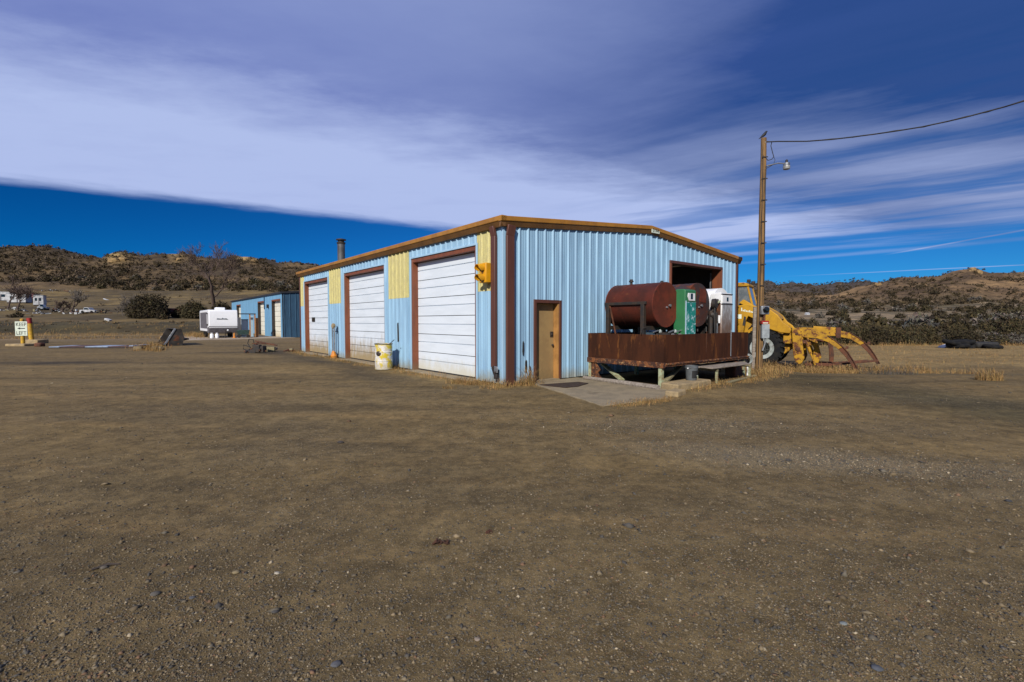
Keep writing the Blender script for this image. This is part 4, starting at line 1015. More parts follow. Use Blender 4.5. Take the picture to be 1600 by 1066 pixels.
    MB().box(.72, 1.06, -.80, -.60, 1.0, 1.55).build('link_block', M_yellow_worn, t, .02)
    MB().box(.78, 1.02, -.9, -.62, 1.50, 1.66).build('link_cap', M_dark, t, .01)
    m = MB(); m.box(1.40, 1.55, -.78, .78, 1.02, 1.16); m.box(1.25, 1.42, -.76, .76, .30, .46); m.build('cross_member', M_rusty, t, .01)
    for y in (-.66, .5):
        m = MB(); m.tube([(1.46, y, 1.3), (1.70, y, .62)], .06, 12); m.tube([(1.70, y, .62), (1.86, y, .15)], .035, 10); m.build('tilt_cylinder', M_yellow_worn, t)
    m = MB(); m.prism([(1.6, 1.18), (1.85, 1.2), (1.95, .9), (2.05, .45), (1.9, .1), (1.72, .3), (1.78, .8)], side, -.12, .05); m.build('centre_bracket', M_yellow_worn, t, .02)
    m = MB(); m.tube([(1.5, .0, 1.1), (2.1, .0, 1.15)], .05, 10); m.tube([(1.9, -.3, 1.12), (2.3, -.3, 1.12)], .03, 8); m.build('hydraulic_line', M_rusty, t)
    m = MB(); m.prism([(2.2, 1.15), (2.38, 1.15), (2.46, .5), (2.44, .15), (2.3, .2), (2.28, .7)], side, .55, .72); m.build('fork_upright', M_rusty, t, .02)
    # each clamp arm: painted beam, bare worn hook at its end
    near_t = [(1.03, 1.64), (1.25, 1.64), (1.87, 1.53), (2.26, 1.36), (2.54, 1.15), (2.78, .92)]; near_b = [(2.62, .83), (2.5, .93), (2.27, 1.10), (1.92, 1.24), (1.37, 1.28)]
    hook_t = [(2.782, .918), (2.94, .72), (3.12, .40), (3.28, .06)]; hook_b = [(3.18, .02), (3.04, .25), (2.86, .54), (2.622, .828)]
    def arm(y0, y1, dx, dz):
        sh = lambda L: [(a + dx * min(1, max(0, (a - 1.) / 1.2)), b + dz * min(1, max(0, (a - 1.) / 2.2))) for a, b in L]
        a = MB().prism(sh(near_t + near_b), side, y0, y1).build('clamp_arm', M_yellow_worn, t, .012)
        MB().prism(sh(hook_t + hook_b), side, y0 + .01, y1 - .01).build('hook', M_rusty, a, .012)
        # flange on the back edge
        f = MB(); L = sh(hook_t)
        L = sh([(2.26, 1.36), (2.54, 1.15)]) + L
        for p, q in zip(L[:-1], L[1:]): f.bar((p[0], (y0 + y1) / 2, p[1]), (q[0], (y0 + y1) / 2, q[1]), (y1 - y0) + .06, .025, (0, 0, 1))
        f.build('flange', M_rusty, a)
        kx, kz = sh([(2.85, .84)])[0]; MB().cbox((kx + .05, (y0 + y1) / 2, kz + .06), (.10, .16, .10)).build('stop_lug', M_rusty, a)
    arm(-.90, -.72, 0, 0); arm(.70, .88, .72, .16)
    m = MB(); m.box(2.50, 2.68, .66, .92, 1.22, 1.66); m.build('pivot_block', M_rusty, t, .02); m = MB(); m.tube([(1.7, .79, 1.66), (2.5, .79, 1.60)], .06, 12); m.build('clamp_cylinder', M_yellow_worn, t)
    for y, x1_, z1_ in ((-.45, 3.9, .42), (.45, 3.6, .34)):
        m = MB(); m.bar((1.5, y, .16), (2.4, y, .18), .14, .12); m.bar((2.39, y, .18), (x1_, y, z1_), .11, .075); m.build('fork_tine', M_rusty, t, .01)
    return t
build_loader()

# ------------------------------------------------------------------ second workshop, trailer and things by it
B2 = atY(441.5, 527.8, 48.0); B2.z = 0
def build_garage():
    t = thing('blue_garage', 'darker blue steel garage with two cream overhead doors behind the camper', 'garage', B2, TH)
    E = 4.45; Ln = 28.; Wd = 11.
    h = lambda px, py: on_side(px, py, B2)
    D1 = (h(439, 500)[0], h(426.9, 500)[0]); D2 = (h(414, 500)[0], h(405.5, 500)[0]); D3 = (h(377, 500)[0], h(371, 500)[0])
    DHs = (h(433, 467.5)[1], h(410, 470.5)[1], h(374, 476)[1])
    J = .55
    ops = [(D1[0], D1[1] + J, DHs[0]), (D2[0], D2[1] + J + .25, DHs[1]), (D3[0], D3[1] + .5, DHs[2])]
    pl = lambda u, q, z: (-q, u, z)
    brk = [0.]
    for a, b, z in ops: brk += [a, b]
    brk.append(Ln)
    inn = MB()
    for i in range(len(brk) - 1):
        a, b = brk[i], brk[i + 1]; zb = ops[i // 2][2] if i % 2 else .02
        n = max(1, int((b - a) / 2.8))
        for k in range(n):
            a1 = a + (b - a) * k / n; b1 = a + (b - a) * (k + 1) / n
            ribbed(a1, b1, zb, lambda u: E, pl, phase=.1, hgt=.03).build('wall_panel', M_blue2, t, smooth=0)
        inn.box(.03, .16, a, b, zb, E - .03)
    inn.box(.16, Wd, .03, .16, 0, E); inn.box(Wd - .13, Wd, .16, Ln - .16, 0, E); inn.box(.16, Wd, Ln - .16, Ln, 0, E); inn.build('inner_wall', M_inner, t, smooth=0)
    for k in range(10):
        a1 = Wd * k / 10; b1 = Wd * (k + 1) / 10
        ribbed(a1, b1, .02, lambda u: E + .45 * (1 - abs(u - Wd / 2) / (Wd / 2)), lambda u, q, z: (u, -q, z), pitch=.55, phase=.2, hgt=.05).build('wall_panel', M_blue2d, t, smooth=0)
    for (a, b, z), j in zip(ops, (J, J + .25, .5)):
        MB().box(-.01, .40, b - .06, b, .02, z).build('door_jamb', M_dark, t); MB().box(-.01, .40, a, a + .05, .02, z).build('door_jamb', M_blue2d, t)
        MB().box(-.012, .40, a + .05, b - .06, z - .16, z).build('door_header', M_jamb, t)
        d = MB().box(.34, .36, a + .05, b - .06, .04, z - .1).build('overhead_door', M_inner, t)
        zs = np.linspace(.04, z - .16, 8)
        for z0, z1 in zip(zs[:-1], zs[1:]): MB().box(.30, .339, a + .055, b - .065, z0 + .012, z1 - .012).build('door_panel', M_cream, d, .004)
    rf = MB(); rf.prism([(-.15, E - .02), (Wd / 2, E + .46), (Wd + .15, E - .02), (Wd + .15, E + .14), (Wd / 2, E + .62), (-.15, E + .14)], lambda a, b, o: (a, o, b), -.14, Ln + .1); rf.build('roof', pm('dark_roof', (.028, .03, .035), None, 2., .5), t, smooth=0)
    a = h(420, 478); MB().box(-.22, -.032, a[0] - .12, a[0] + .12, a[1] - .25, a[1] + .15).build('wall_lamp', M_dark, t, .02)
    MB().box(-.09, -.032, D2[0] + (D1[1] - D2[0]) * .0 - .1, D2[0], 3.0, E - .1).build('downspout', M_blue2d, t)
    MB().lathe([(0, .12), (.05, .13), (.10, .06)], (9.3 if False else 2.95, -.06, 2.55), (0, -1, 0), 12).build('wall_fan', M_tankw, t)
    p = thing('plywood_screen', 'orange brown plywood sheet leaning on the end wall of the blue garage', 'plywood', B2 + DR * 3.0 + DL * -.5, TH)
    MB().box(.0, 2.2, .0, .06, 0, 2.15).build('sheet', pm('plywood', (.36, .19, .09), None, 2., .8), p); MB().box(-.05, 2.25, -.05, .08, 2.151, 2.25).build('top_rail', M_dark, p)
    a = MB(); a.prism([(-9.5, -2.5), (1.2, -1.2), (1.0, 9.), (-9., 12.)], lambda q, b, o: tuple(B2 + DR * (q - .3) + DL * b + Vector((0, 0, o))), -.05, .045)
    tag(a.build('apron', pm('pale_apron', (.36, .29, .21), (.28, .22, .15), .6, .9), None, smooth=0), 'pale concrete apron in front of the camper and garage', None, None, 'structure')
build_garage()

def build_camper():
    o = atY(327, 527, 45.8); o.z = .04
    t = thing('camper_trailer', 'white travel trailer parked nose-on beside the blue garage', 'trailer', o, TH)
    W2, Ln = 2.42, 6.8; z0, z1 = .62, 2.72
    prof = [(.0, 1.02), (-.02, 1.4), (.01, 2.45), (.07, 2.64), (.2, z1), (Ln - .15, z1), (Ln, 2.55), (Ln, z0), (.35, z0)]
    MB().prism(prof, lambda a, b, q: (q, a, b), 0, W2).build('body', M_rvwhite, t, .05)
    MB().prism([(-.014, 1.10), (.30, .48), (1.2, .48), (1.2, .95), (.16, 1.10), (-.01, 1.16)], lambda a, b, q: (q, a, b), -.006, W2 + .006).build('lower_skirt', M_rvgrey, t, .02)
    MB().prism([(1.0, .9), (1.0, 2.45), (1.3, 2.5), (6.2, 2.5), (6.2, .9)], lambda a, b, q: (q, a, b), -.015, -.002).build('side_stripe', M_rvgrey, t)
    w = MB().box(-.035, -.016, .5, 1.25, 1.2, 2.4).build('side_window', M_glassblk, t, .01)
    MB().box(-.04, -.0355, .62, 1.1, 1.35, 2.3).build('curtain', M_rvwhite, w)
    lg = MB(); lg.prism([(.62, 1.80), (.70, 1.90), (1.05, 1.86), (1.12, 1.96), (1.22, 1.88), (1.45, 1.90), (1.62, 1.78), (1.2, 1.80), (.9, 1.79)], lambda a, b, q: (a, q, b), -.035, -.005); lg.build('emblem', M_logo, t)
    for x in (.12, W2 - .12): MB().lathe([(0, .05), (.03, .04)], (x, .05, 2.45), (0, -1, 0), 12).build('marker_lamp', M_dark, t)
    MB().box(.75, 1.55, 1.2, 2.2, z1 - .02, z1 + .26).build('air_conditioner', M_rvwhite, t, .06)
    MB().lathe([(0, .04), (.06, .09), (.12, .04)], (1.55, -.05, .74), (0, -1, 0), 14).build('hitch_light', M_tankw, t)
    m = MB(); m.bar((.35, .6, .50), (W2 / 2, -1.0, .50), .09, .12); m.bar((W2 - .35, .6, .50), (W2 / 2, -1.0, .50), .09, .12); m.build('tongue', M_dark, t)
    MB().tube([(W2 / 2, -.85, .0), (W2 / 2, -.85, .75)], .04, 8).build('jack', M_dark, t)
    for y in (3.2, 4.1):
        for x in (.14, W2 - .14):
            w = MB().lathe([(-.1, .2), (-.11, .34), (.11, .34), (.1, .2)], (x, y, .33), (1, 0, 0), 24).build('wheel', M_tyre, t)
            MB().lathe([(-.09, .2), (.09, .2)], (x, y, .33), (1, 0, 0), 16).build('rim', M_galv, w)
    for k, dx in enumerate((.08, .50)):
        g = thing('propane_cylinder', ['white propane cylinder standing at the outer left corner of the camper', 'white propane cylinder standing nearer the camper hitch'][k], 'gas cylinder', o + DR * dx + DL * -1.05 + Vector((0, 0, .0)), TH, 'propane cylinders by the camper')
        MB().lathe([(0, .11), (.03, .12), (.05, .15), (.37, .15), (.44, .11), (.47, .04)], (0, 0, 0), (0, 0, 1), 20).build('cylinder', M_rvwhite, g)
        MB().torus((0, 0, .52), (0, 0, 1), .09, .014, 18, 6).build('collar', M_rvwhite, g)
    q = MB().lathe([(0, .18), (.05, .18), (.06, .1), (.45, .05), (.5, .03)], o + DR * 1.95 + DL * -.9, (0, 0, 1), 16); tag(q.build('traffic_cone', M_orange, None), 'faded orange traffic cone on the ground beside the camper nose', 'cone')
    c = thing('green_cart', 'dark green garden cart between the camper and the canopy posts', 'cart', o + DR * 2.75 + DL * -.6 + Vector((0, 0, 0)), TH)
    MB().prism([(-.55, .75), (.55, .75), (.38, .30), (-.38, .30)], lambda a, b, q: (a, q, b), -.35, .35).build('tub', pm('cart_green', (.035, .065, .055), None, 4., .5), c, .02)
    for x in (-.4, .4): MB().lathe([(-.04, .16), (.04, .16)], (x, -.3, .16), (0, 1, 0), 16).build('wheel', M_black, c)
    MB().tube([(-.3, 0, .2), (.3, 0, .2)], .03).build('axle', M_dark, c)
    p = thing('door_canopy', 'small timber porch canopy with pale blue panels between the camper and garage doors', 'canopy', o + DR * 2.48 + DL * .4, TH)
    MB().box(.0, 1.62, .0, .12, 2.30, 2.40).build('beam', M_dark, p)
    for x in (1.04, 1.50): MB().box(x, x + .11, .01, .11, .0, 2.299).build('post', pm('orange_post', (.40, .20, .08), None, 4., .7), p)
    pb = pm('pale_blue_panel', (.38, .52, .62), (.32, .45, .55), 2., .6)
    for k, (a, b, h) in enumerate(((.02, .36, 2.0), (.40, 1.02, 1.75), (1.18, 1.48, 2.15))): MB().box(a, b, .5, .55, .05, h).build('panel', [M_cream, pb, pb][k], p)
    MB().box(.38, 1.04, .46, .495, 1.751, 1.82).build('rail', M_dark, p)
    MB().box(1.63, 1.88, .2, .24, .0, 1.95).build('panel', pm('plywood', (.36, .19, .09), None), p)
build_camper()

def scrap_pile(name, label, loc, rz, n, spread, hgt, mats, seed, cat='scrap heap'):
    rr = random.Random(seed); t = thing(name, label, cat, loc, rz)
    for k in range(n):
        x = rr.gauss(0, spread); z = max(.05, hgt * math.exp(-(x / spread) ** 2) * rr.uniform(.2, 1)); y = rr.gauss(0, spread * .5)
        a = rr.uniform(0, 3.14); e = rr.uniform(-.4, .4); L = rr.uniform(.3, .9) * spread * 1.1
        d = Vector((math.cos(a) * math.cos(e), math.sin(a) * math.cos(e), math.sin(e))) * L / 2; p = Vector((x, y, z)); m = MB()
        if k % 3 == 0: m.tube([p - d, p + d], rr.uniform(.03, .06), 8); nm = 'pipe'
        elif k % 3 == 1: m.bar(p - d, p + d, rr.uniform(.06, .16), rr.uniform(.05, .12)); nm = 'bar'
        else: m.cbox(p, (rr.uniform(.15, .4), rr.uniform(.15, .35), rr.uniform(.12, .3))); nm = 'block'
        m.build(nm, mats[k % len(mats)], t, .005)
    return t

def build_left_yard():
    # scrap heap with hoses on the yard, planks to its right
    c = gpt(402, 551.5)
    t = scrap_pile('scrap_heap', 'rusty heap of iron parts and looped hose lying in the open yard', c, 0, 16, .26, .55, [M_rusty, M_dark, M_dark], 3)
    m = MB(); m.tube([(-.35, 0, .25), (-.52, .05, .5), (-.42, 0, .72), (-.25, .1, .70), (-.2, .1, .4)], .022, 8); m.tube([(-.3, -.1, .3), (-.65, -.1, .42), (-.7, -.05, .2), (-.4, -.1, .1)], .022, 8); m.build('hose', M_black, t)
    m = MB(); m.bar((-.1, 0, .62), (1.0, .1, .38), .07); m.bar((-.2, -.1, .5), (.8, .2, .45), .05); m.build('lever', M_rusty, t)
    m = MB(); m.cbox((0, 0, .22), (.36, .3, .4)); m.build('block', M_dark, t, .03)
    c = gpt(423, 549.5)
    t = scrap_pile('debris_mound', 'low dark mound of earth and scrap strips beside the iron heap', c, .1, 10, .55, .22, [M_rusty, M_dark, M_woodold], 5)
    # loader bucket
    c = gpt(257, 541)
    t = thing('loader_bucket', 'grey steel loader bucket tipped on its back edge in the yard', 'bucket', c, R(43), None, 1.2)
    Ms = pm('bucket_steel', (.06, .052, .045), (.035, .03, .025), 3., .6, .3, rust=((.17, .07, .03), .38, 5.))
    # open mouth faces left; floor, back and top are one bent sheet, a cheek closes each end
    sheet = [(.0, .06), (.16, .0), (.80, .0), (.93, .42), (.80, .95), (.52, .97), (.52, .93), (.76, .91), (.88, .42), (.77, .04), (.17, .04), (.02, .09)]
    MB().prism(sheet, lambda a, b, q: (a, q, b), .0, 2.9).build('shell', Ms, t, .006)
    ck = [(.0, .05), (.16, -.005), (.81, -.005), (.945, .42), (.81, .96), (.51, .98)]
    for y0, y1 in ((-.035, -.001), (2.901, 2.935)): MB().prism(ck, lambda a, b, q: (a, q, b), y0, y1).build('cheek', Ms, t, .004)
    MB().bar((.0, -.05, .06), (.52, -.05, .98), .05, .09, (1, 0, 0)).build('edge_bar', M_galv, t, .004)
    MB().prism([(.40, .28), (.66, .28), (.70, .5), (.60, .62)], lambda a, b, q: (a, q, b), -.042, -.036).build('rust_patch', M_rusty, t)
    m = MB(); m.tube([(.9, .4, .30), (1.16, .4, .36)], .05, 8); m.tube([(.9, 2.2, .30), (1.16, 2.2, .36)], .05, 8); m.tube([(1.16, .25, .36), (1.16, 2.4, .36)], .05, 10); m.build('hinge_lug', M_dark, t)
    # dead tumbleweed / root mound with stones in front of the bucket
    for k, (px, py, sx, lab) in enumerate(((217, 546, .5, 'squared tan stone block next to the end of the scale deck'), (232, 547, .7, 'broken tan stone block in the dry grass before the bucket'), (246, 547.5, .45, 'small tan stone block below the bucket in dead grass'))):
        c = gpt(px, py); m = MB(); m.cbox(c + Vector((.12 * k, .5 * (k % 2), .03 + .04 * k)), (sx * (.9 - .2 * k), .4 - .06 * k, .26 - .04 * k), (Matrix.Rotation(.25 + 1.1 * k, 3, 'Z') @ Matrix.Rotation(.22 * (k - 1), 3, 'X')).to_quaternion())
        tag(m.build('stone_block', pm('block_tan', (.19, .14, .075), (.13, .10, .055), 4., .9, bump=.5), None, .05), lab, 'stone')
    # weighbridge deck flush with the yard
    a, b = gpt(80, 544.5), gpt(212, 544); dv = (b - a); ln = dv.length; az = math.atan2(dv.y, dv.x)
    t = thing('truck_scale', 'long truck scale deck of blue and rusty steel plates set in the yard', 'truck scale', a, az)
    xs = [0, .13, .42, .70, 1.0]; mats = [M_steelp, M_rustpl, M_steelp, M_rustpl]
    for k in range(4):
        MB().box(xs[k] * ln + .02, xs[k + 1] * ln - .02, -.2, 1.5, .06, .115).build('deck_plate', mats[k], t, .01)
    MB().box(0, ln, -.21, 1.52, -.1, .058).build('frame', M_dark, t)
    MB().box(ln - .25, ln - .02, -.2, 1.5, .118, .17).build('end_stop', M_steelp, t)
    # keep-left sign, its base and the post behind
    c = gpt(35, 540.5); Y = c.y
    t = thing('keep_left_sign', 'white KEEP LEFT sign with black arrow on a yellow post', 'sign', c, .35)
    up = lambda px, py: atY(px, py, Y).z - c.z
    z0, z1 = up(35, 525), up(35, 502.5); w = 15 / 750 * Y
    MB().lathe([(0, .11), (up(35, 499), .11), (up(35, 498), .05)], (0, .08, 0), (0, 0, 1), 16).build('post', M_safyel, t)
    sg = MB().box(-w / 2, w / 2, -.06, -.03, z0, z1).build('sign_panel', M_signw, t, .03)
    hh = z1 - z0
    txt('KEEP', hh * .36, (0, -.063, z0 + hh * .68), (R(90), 0, 0), M_ink, sg, 'lettering', 'CENTER', .003, .74); txt('LEFT', hh * .36, (0, -.063, z0 + hh * .08), (R(90), 0, 0), M_ink, sg, 'lettering', 'CENTER', .003, .74)
    MB().prism([(-.30, .0), (-.08, .11), (-.08, .04), (.30, .04), (.30, -.04), (-.08, -.04), (-.08, -.11)], lambda p, q, o: (p * w * 1.05, o, z0 + hh * .52 + q * w * 1.0), -.066, -.061).build('arrow', M_ink, sg)
    bs = MB(); bs.prism([(-.72, -.45), (.62, -.5), (.78, .4), (-.5, .5)], lambda p, q, o: (p, q, o), -.1, .20); tag(bs.build('sign_base', M_concrete_y, None, .05, smooth=0), 'low yellow-stained concrete island under the KEEP LEFT sign', 'kerb').location = c - Vector((0, 0, .05))
    c2 = gpt(50, 537); t = thing('guard_post', 'leaning yellow and red guard post right behind the KEEP LEFT sign', 'post', c2, 0)
    hz = atY(46.5, 497, c2.y).z - c2.z; MB().lathe([(0, .15), (hz * .78, .15)], (0, 0, 0), (-.075, 0, 1), 16).build('post_shaft', M_safyel, t); MB().lathe([(0, .151), (hz * .22, .151), (hz * .225, .08)], (-.075 * hz * .78, 0, hz * .778), (-.075, 0, 1), 16).build('post_top', M_redpaint, t)
    m = MB(); m.cbox((0, 0, .1), (1.1, .9, .4)); o = m.build('post_footing', M_concrete_y, None, .06); o.location = c2 + Vector((.2, .1, 0)); tag(o, 'pale concrete footing round the yellow and red guard post', 'kerb')
    m = MB(); m.cbox((0, 0, .10), (.45, .4, .28)); o = m.build('rusty_lump', M_rusty, None, .08); o.location = gpt(62, 541.5); tag(o, 'dark rusty iron lump at the foot of the guard post', 'scrap')
build_left_yard()

# ------------------------------------------------------------------ vegetation
def leaf_cloud(n, rx, ry, rz, size, seed, base=.0, shell=.55, lobes=9):
    r = np.random.default_rng(seed)
    # uneven crown: several lobes
    lc = r.normal(size=(lobes, 3)); lc /= np.linalg.norm(lc, axis=1)[:, None]; lc[:, 2] = np.abs(lc[:, 2]) * 1.0 - .15
    lc *= r.uniform(.35, .72, (lobes, 1)); ls = r.uniform(.28, .5, lobes)
    k = r.integers(0, lobes, n); d = r.normal(size=(n, 3)); d /= np.linalg.norm(d, axis=1)[:, None]
    rad = shell + (1 - shell) * r.random(n) ** .6
    P = lc[k] + d * (ls[k] * rad)[:, None]
    P[:, 2] = np.maximum(P[:, 2] * .5 + .5, .01)
    P *= np.array([rx, ry, rz])
    P[:, 2] += base
    T = r.normal(size=(n, 3, 3)) * size * np.array([1, 1, .8])
    V = (P[:, None] + T).reshape(-1, 3); V[:, 2] = np.maximum(V[:, 2], -.05)
    F = np.arange(n * 3).reshape(-1, 3)
    tone = r.uniform(.6, 1.5, n)[:, None] * (np.array([1, 1, 1]) + r.normal(size=(n, 3)) * .07)
    return V, F, np.repeat(tone, 3, 0)
def dome_cloud(n, rx, rz, size, seed, lump=.28):
    r = np.random.default_rng(seed)
    d = r.normal(size=(n, 3)); d /= np.linalg.norm(d, axis=1)[:, None]; d[:, 2] = np.abs(d[:, 2])
    th = np.arctan2(d[:, 1], d[:, 0]); ph = d[:, 2]
    L = 1 + lump * 2.2 * fbm(np.cos(th) * 1.7 + 5 + seed, np.sin(th) * 1.7 + ph * 2.1 + 9, seed % 50, 3)
    rad = L * (.45 + .55 * r.random(n) ** .45)
    squash = np.where(ph < .25, .86 + .14 * ph / .25, 1.)
    P = d * (rad * squash)[:, None] * np.array([rx, rx * .95, rz])
    V = (P[:, None] + r.normal(size=(n, 3, 3)) * size).reshape(-1, 3); V[:, 2] = np.maximum(V[:, 2], -.05)
    tone = r.uniform(.6, 1.5, n)[:, None] * (1 + r.normal(size=(n, 3)) * .07)
    return V, np.arange(n * 3).reshape(-1, 3), np.repeat(tone, 3, 0)
def branches(seed, h, depth, r0, lean=(0, 0), spread=.55, nk=(2, 4), up=.25, twist=.22, minr=.012, taper=.68):
    rr = random.Random(seed); m = MB(); tw = MB()
    def grow(p, d, L, r, k):
        n = 4 if k < 2 else 3; pts = [p]; rs = [r]; q = p.copy(); dd = d.copy()
        for i in range(n):
            dd = (dd + Vector((rr.gauss(0, twist), rr.gauss(0, twist), rr.gauss(0, twist * .6) + up * .12))).normalized(); q = q + dd * (L / n); pts.append(q.copy()); rs.append(max(minr, r * (1 - (1 - taper) * (i + 1) / n)))
        (m if k < 3 else tw).tube(pts, rs, 7 if k < 2 else (4 if k < 4 else 3), caps=False)
        if k >= depth: return
        for j in range(rr.randint(*nk)):
            i = rr.randint(max(1, n - 2), n) if k else rr.randint(2, n)
            ax = Vector((rr.gauss(0, 1), rr.gauss(0, 1), rr.gauss(0, .5))).normalized()
            nd = (dd + ax * spread * rr.uniform(.6, 1.3) + Vector((0, 0, up))).normalized(); grow(pts[i], nd, L * rr.uniform(.62, .86), max(minr, rs[i] * rr.uniform(.5, .75)), k + 1)
    grow(Vector((0, 0, -.1)), Vector((lean[0], lean[1], 1)).normalized(), h * .30, r0, 0)
    return m, tw
def bare_tree(label, loc, h, seed, depth, r0, group=None, name='bare_tree', lean=(0, 0), mats=None, **kw):
    t = thing(name, label, 'tree', loc, 0, group); m, tw = branches(seed, h, depth, r0, lean, **kw)
    m.build('trunk', (mats or (M_bark, M_twig))[0], t, smooth=60)
    if tw.f: tw.build('crown', (mats or (M_bark, M_twig))[1], t, smooth=60)
    return t
def bush(name, label, loc, rx, rz, n, size, mat, seed, group=None, cat='bush'):
    t = thing(name, label, cat, loc, random.uniform(0, 6), group)
    V, F, C = dome_cloud(n, rx, rz, size, seed)
    link('crown', np_mesh('crown', V, F, mat, C), t)
    st = MB(); rr = random.Random(seed)
    for k in range(6):
        a = rr.uniform(0, 6.28); st.tube([(0.1 * math.cos(a), .1 * math.sin(a), -.1), (rx * .4 * math.cos(a), rx * .4 * math.sin(a), rz * .55)], [.05 * rz, .02 * rz], 5)
    st.build('stem', M_bark, t)
    return t

def build_trees():
    c = gpt(333, 484)
    bare_tree('tall leafless cottonwood rising behind the camper trailer', c, 23.5, 23, 7, .50, lean=(-.22, 0), spread=.72, nk=(2, 4), up=.24, minr=.022)
    for k, (px, py, hpx, lab, sd, mt) in enumerate(((27, 487, 58, 'reddish leafless tree among the junk trailers at far left', 4, (M_bark, M_twig)), (112, 490, 38, 'small grey leafless tree between the junk piles', 9, (M_bark, M_twig2)), (98, 490, 26, 'low leafless bush right of the metal shed', 15, (M_bark, M_twig)), (12, 482, 40, 'leafless bush before the white mobile homes at the left edge', 21, (M_bark, M_twig)))):
        c = gpt(px, py); bare_tree(lab, c, hpx / 750 * c.y * 1.15, sd, 5, .22, spread=.75, nk=(3, 4), minr=.03, mats=mt)
    for k, (px, py, hpx) in enumerate(((192, 494, 40), (203, 495, 38), (182, 493, 28))):
        c = gpt(px, py); bare_tree(['thin bare whip-stemmed shrub farthest left of the dark juniper', 'bare whip-stemmed shrub touching the dark juniper', 'low bare whip-stemmed shrub on the pasture left of the juniper'][[2, 0, 1].index([2, 0, 1][k]) if False else (1, 0, 2)[k] if False else k], c, hpx / 750 * c.y * 1.2, 30 + k, 4, .06, spread=.8, nk=(3, 5), minr=.022, name='bare_shrub', mats=(M_twig2, M_twig2))
    c = gpt(235, 497.5); bush('juniper', 'large dark round juniper on the pasture behind the bucket', c, 30 / 750 * c.y, 37 / 750 * c.y, 5200, .16, M_jun, 5)
    c = gpt(303, 498); bush('evergreen_bush', 'olive evergreen bush between the red flatbed and the camper', c, 21 / 750 * c.y, 27 / 750 * c.y, 2600, .16, M_scrub, 8)
    c = gpt(285, 497); bush('evergreen_bush', 'small olive bush right behind the red flatbed', c, 12 / 750 * c.y, 20 / 750 * c.y, 1500, .15, M_scrub, 18)
    c = gpt(345, 494); bush('evergreen_bush', 'dark bush at the foot of the tall bare cottonwood', c, 16 / 750 * c.y, 22 / 750 * c.y, 1800, .16, M_jun, 28)
    # brush along the far edge of the right field: individuals sharing five meshes
    protos = []
    for k in range(6):
        V, F, C = dome_cloud([2600, 2200, 2600, 1400, 2400, 1100][k], 1.0, 1.0, .05, 100 + k, .4)
        protos.append(np_mesh('crown', V, F, [M_scrub, M_scrub, M_jun, M_shrubg, M_scrub, M_shrubg][k], C))
    stm = MB()
    for k in range(7):
        a = k * .9; stm.tube([(.03 * math.cos(a), .03 * math.sin(a), -.05), (.35 * math.cos(a), .35 * math.sin(a), .6)], [.03, .012], 5)
    sm = stm.mesh('stem', M_bark)
    rr = random.Random(11)
    def put(name, label, grp, px, Yd, w, h, k):
        x = (px - 800) / FPX * Yd
        t = thing(name, label, 'bush', G(x, Yd) - Vector((0, 0, .06)), rr.uniform(0, 6), grp); t.scale = (w, w, h)
        link('crown', protos[k], t); link('stem', sm, t)
    lab = 'olive brown brush bush in the line along the far edge of the field'
    px = 1245
    while px < 1800:
        dense = px < 1460
        Yd = rr.uniform(39.5, 44) if dense else rr.uniform(40, 46)
        w = rr.uniform(.9, 1.5); h = rr.uniform(1.35, 1.75) if dense else rr.uniform(.8, 1.5)
        k = rr.choice([0, 1, 4, 2, 0]) if dense else rr.choice([0, 2, 3, 5, 3, 1])
        if k in (3, 5): put('scrub_bush', 'grey leafless-looking brush bush along the far edge of the field', 'grey brush along the field edge', px, Yd, w, h * .8, k)
        else: put('scrub_bush', lab, 'olive brush along the field edge', px, Yd, w, h, k)
        px += rr.uniform(9, 17) if dense else rr.uniform(11, 25)
    for k in range(22):
        put('scrub_bush', 'olive brush bush farther back behind the field-edge line', 'olive brush behind the field edge', rr.uniform(1260, 1750), rr.uniform(48, 62), rr.uniform(1, 1.8), rr.uniform(1.6, 2.8), rr.choice([0, 1, 2, 4]))
    # right valley: near junipers, individual; hillside brush: the largest individually, the rest one mass
    jp = []
    for k in range(5):
        V, F, C = dome_cloud(260, .95, 1.05, .14, 200 + k, .4); jp.append(np_mesh('crown', V, F, [M_jun, M_jun, M_scrub, M_jun, M_shrubg][k], C))
    r = np.random.default_rng(5)
    pts = []
    def scatter(n, u0, u1, Y0, Y1, dens, smin, smax):
        u = r.uniform(u0, u1, n); Y = np.exp(r.uniform(math.log(Y0), math.log(Y1), n)); x = (u - 800) / 750 * Y
        keep = r.random(n) < dens(u, Y, x); s = r.uniform(smin, smax, n) * (1 + .25 * r.normal(size=n).clip(-1, 1.6))
        for a in np.nonzero(keep)[0]: pts.append((x[a], Y[a], s[a]))
    scatter(13000, -60, 620, 262, 640, lambda u, Y, x: np.clip(.46 + fbm(x / 30, Y / 30, 91, 3) * 1.3 + .4 * (1 - sst(60, 330, u)) - .12 * sst(440, 520, Y) , .05, 1) * sst(-6, 26, Y - np.interp(u, [0, 60, 220, 400], [348, 343, 292, 276])), 1.3, 2.5)
    scatter(420, -60, 480, 86, 300, lambda u, Y, x: np.clip(.25 + fbm(x / 15, Y / 15, 93, 3) * 1.5, 0, .8), .35, 1.1)
    scatter(170, -60, 480, 59, 84, lambda u, Y, x: np.full(len(u), .9), .14, .38)
    scatter(1500, 1130, 1700, 110, 400, lambda u, Y, x: np.clip(.30 + fbm(x / 25, Y / 12, 95, 3) * 2.8 - .6 * np.exp(-((Y - 215) / 22) ** 2) + .3 * sst(240, 330, Y), .03, 1), 1.2, 2.6)
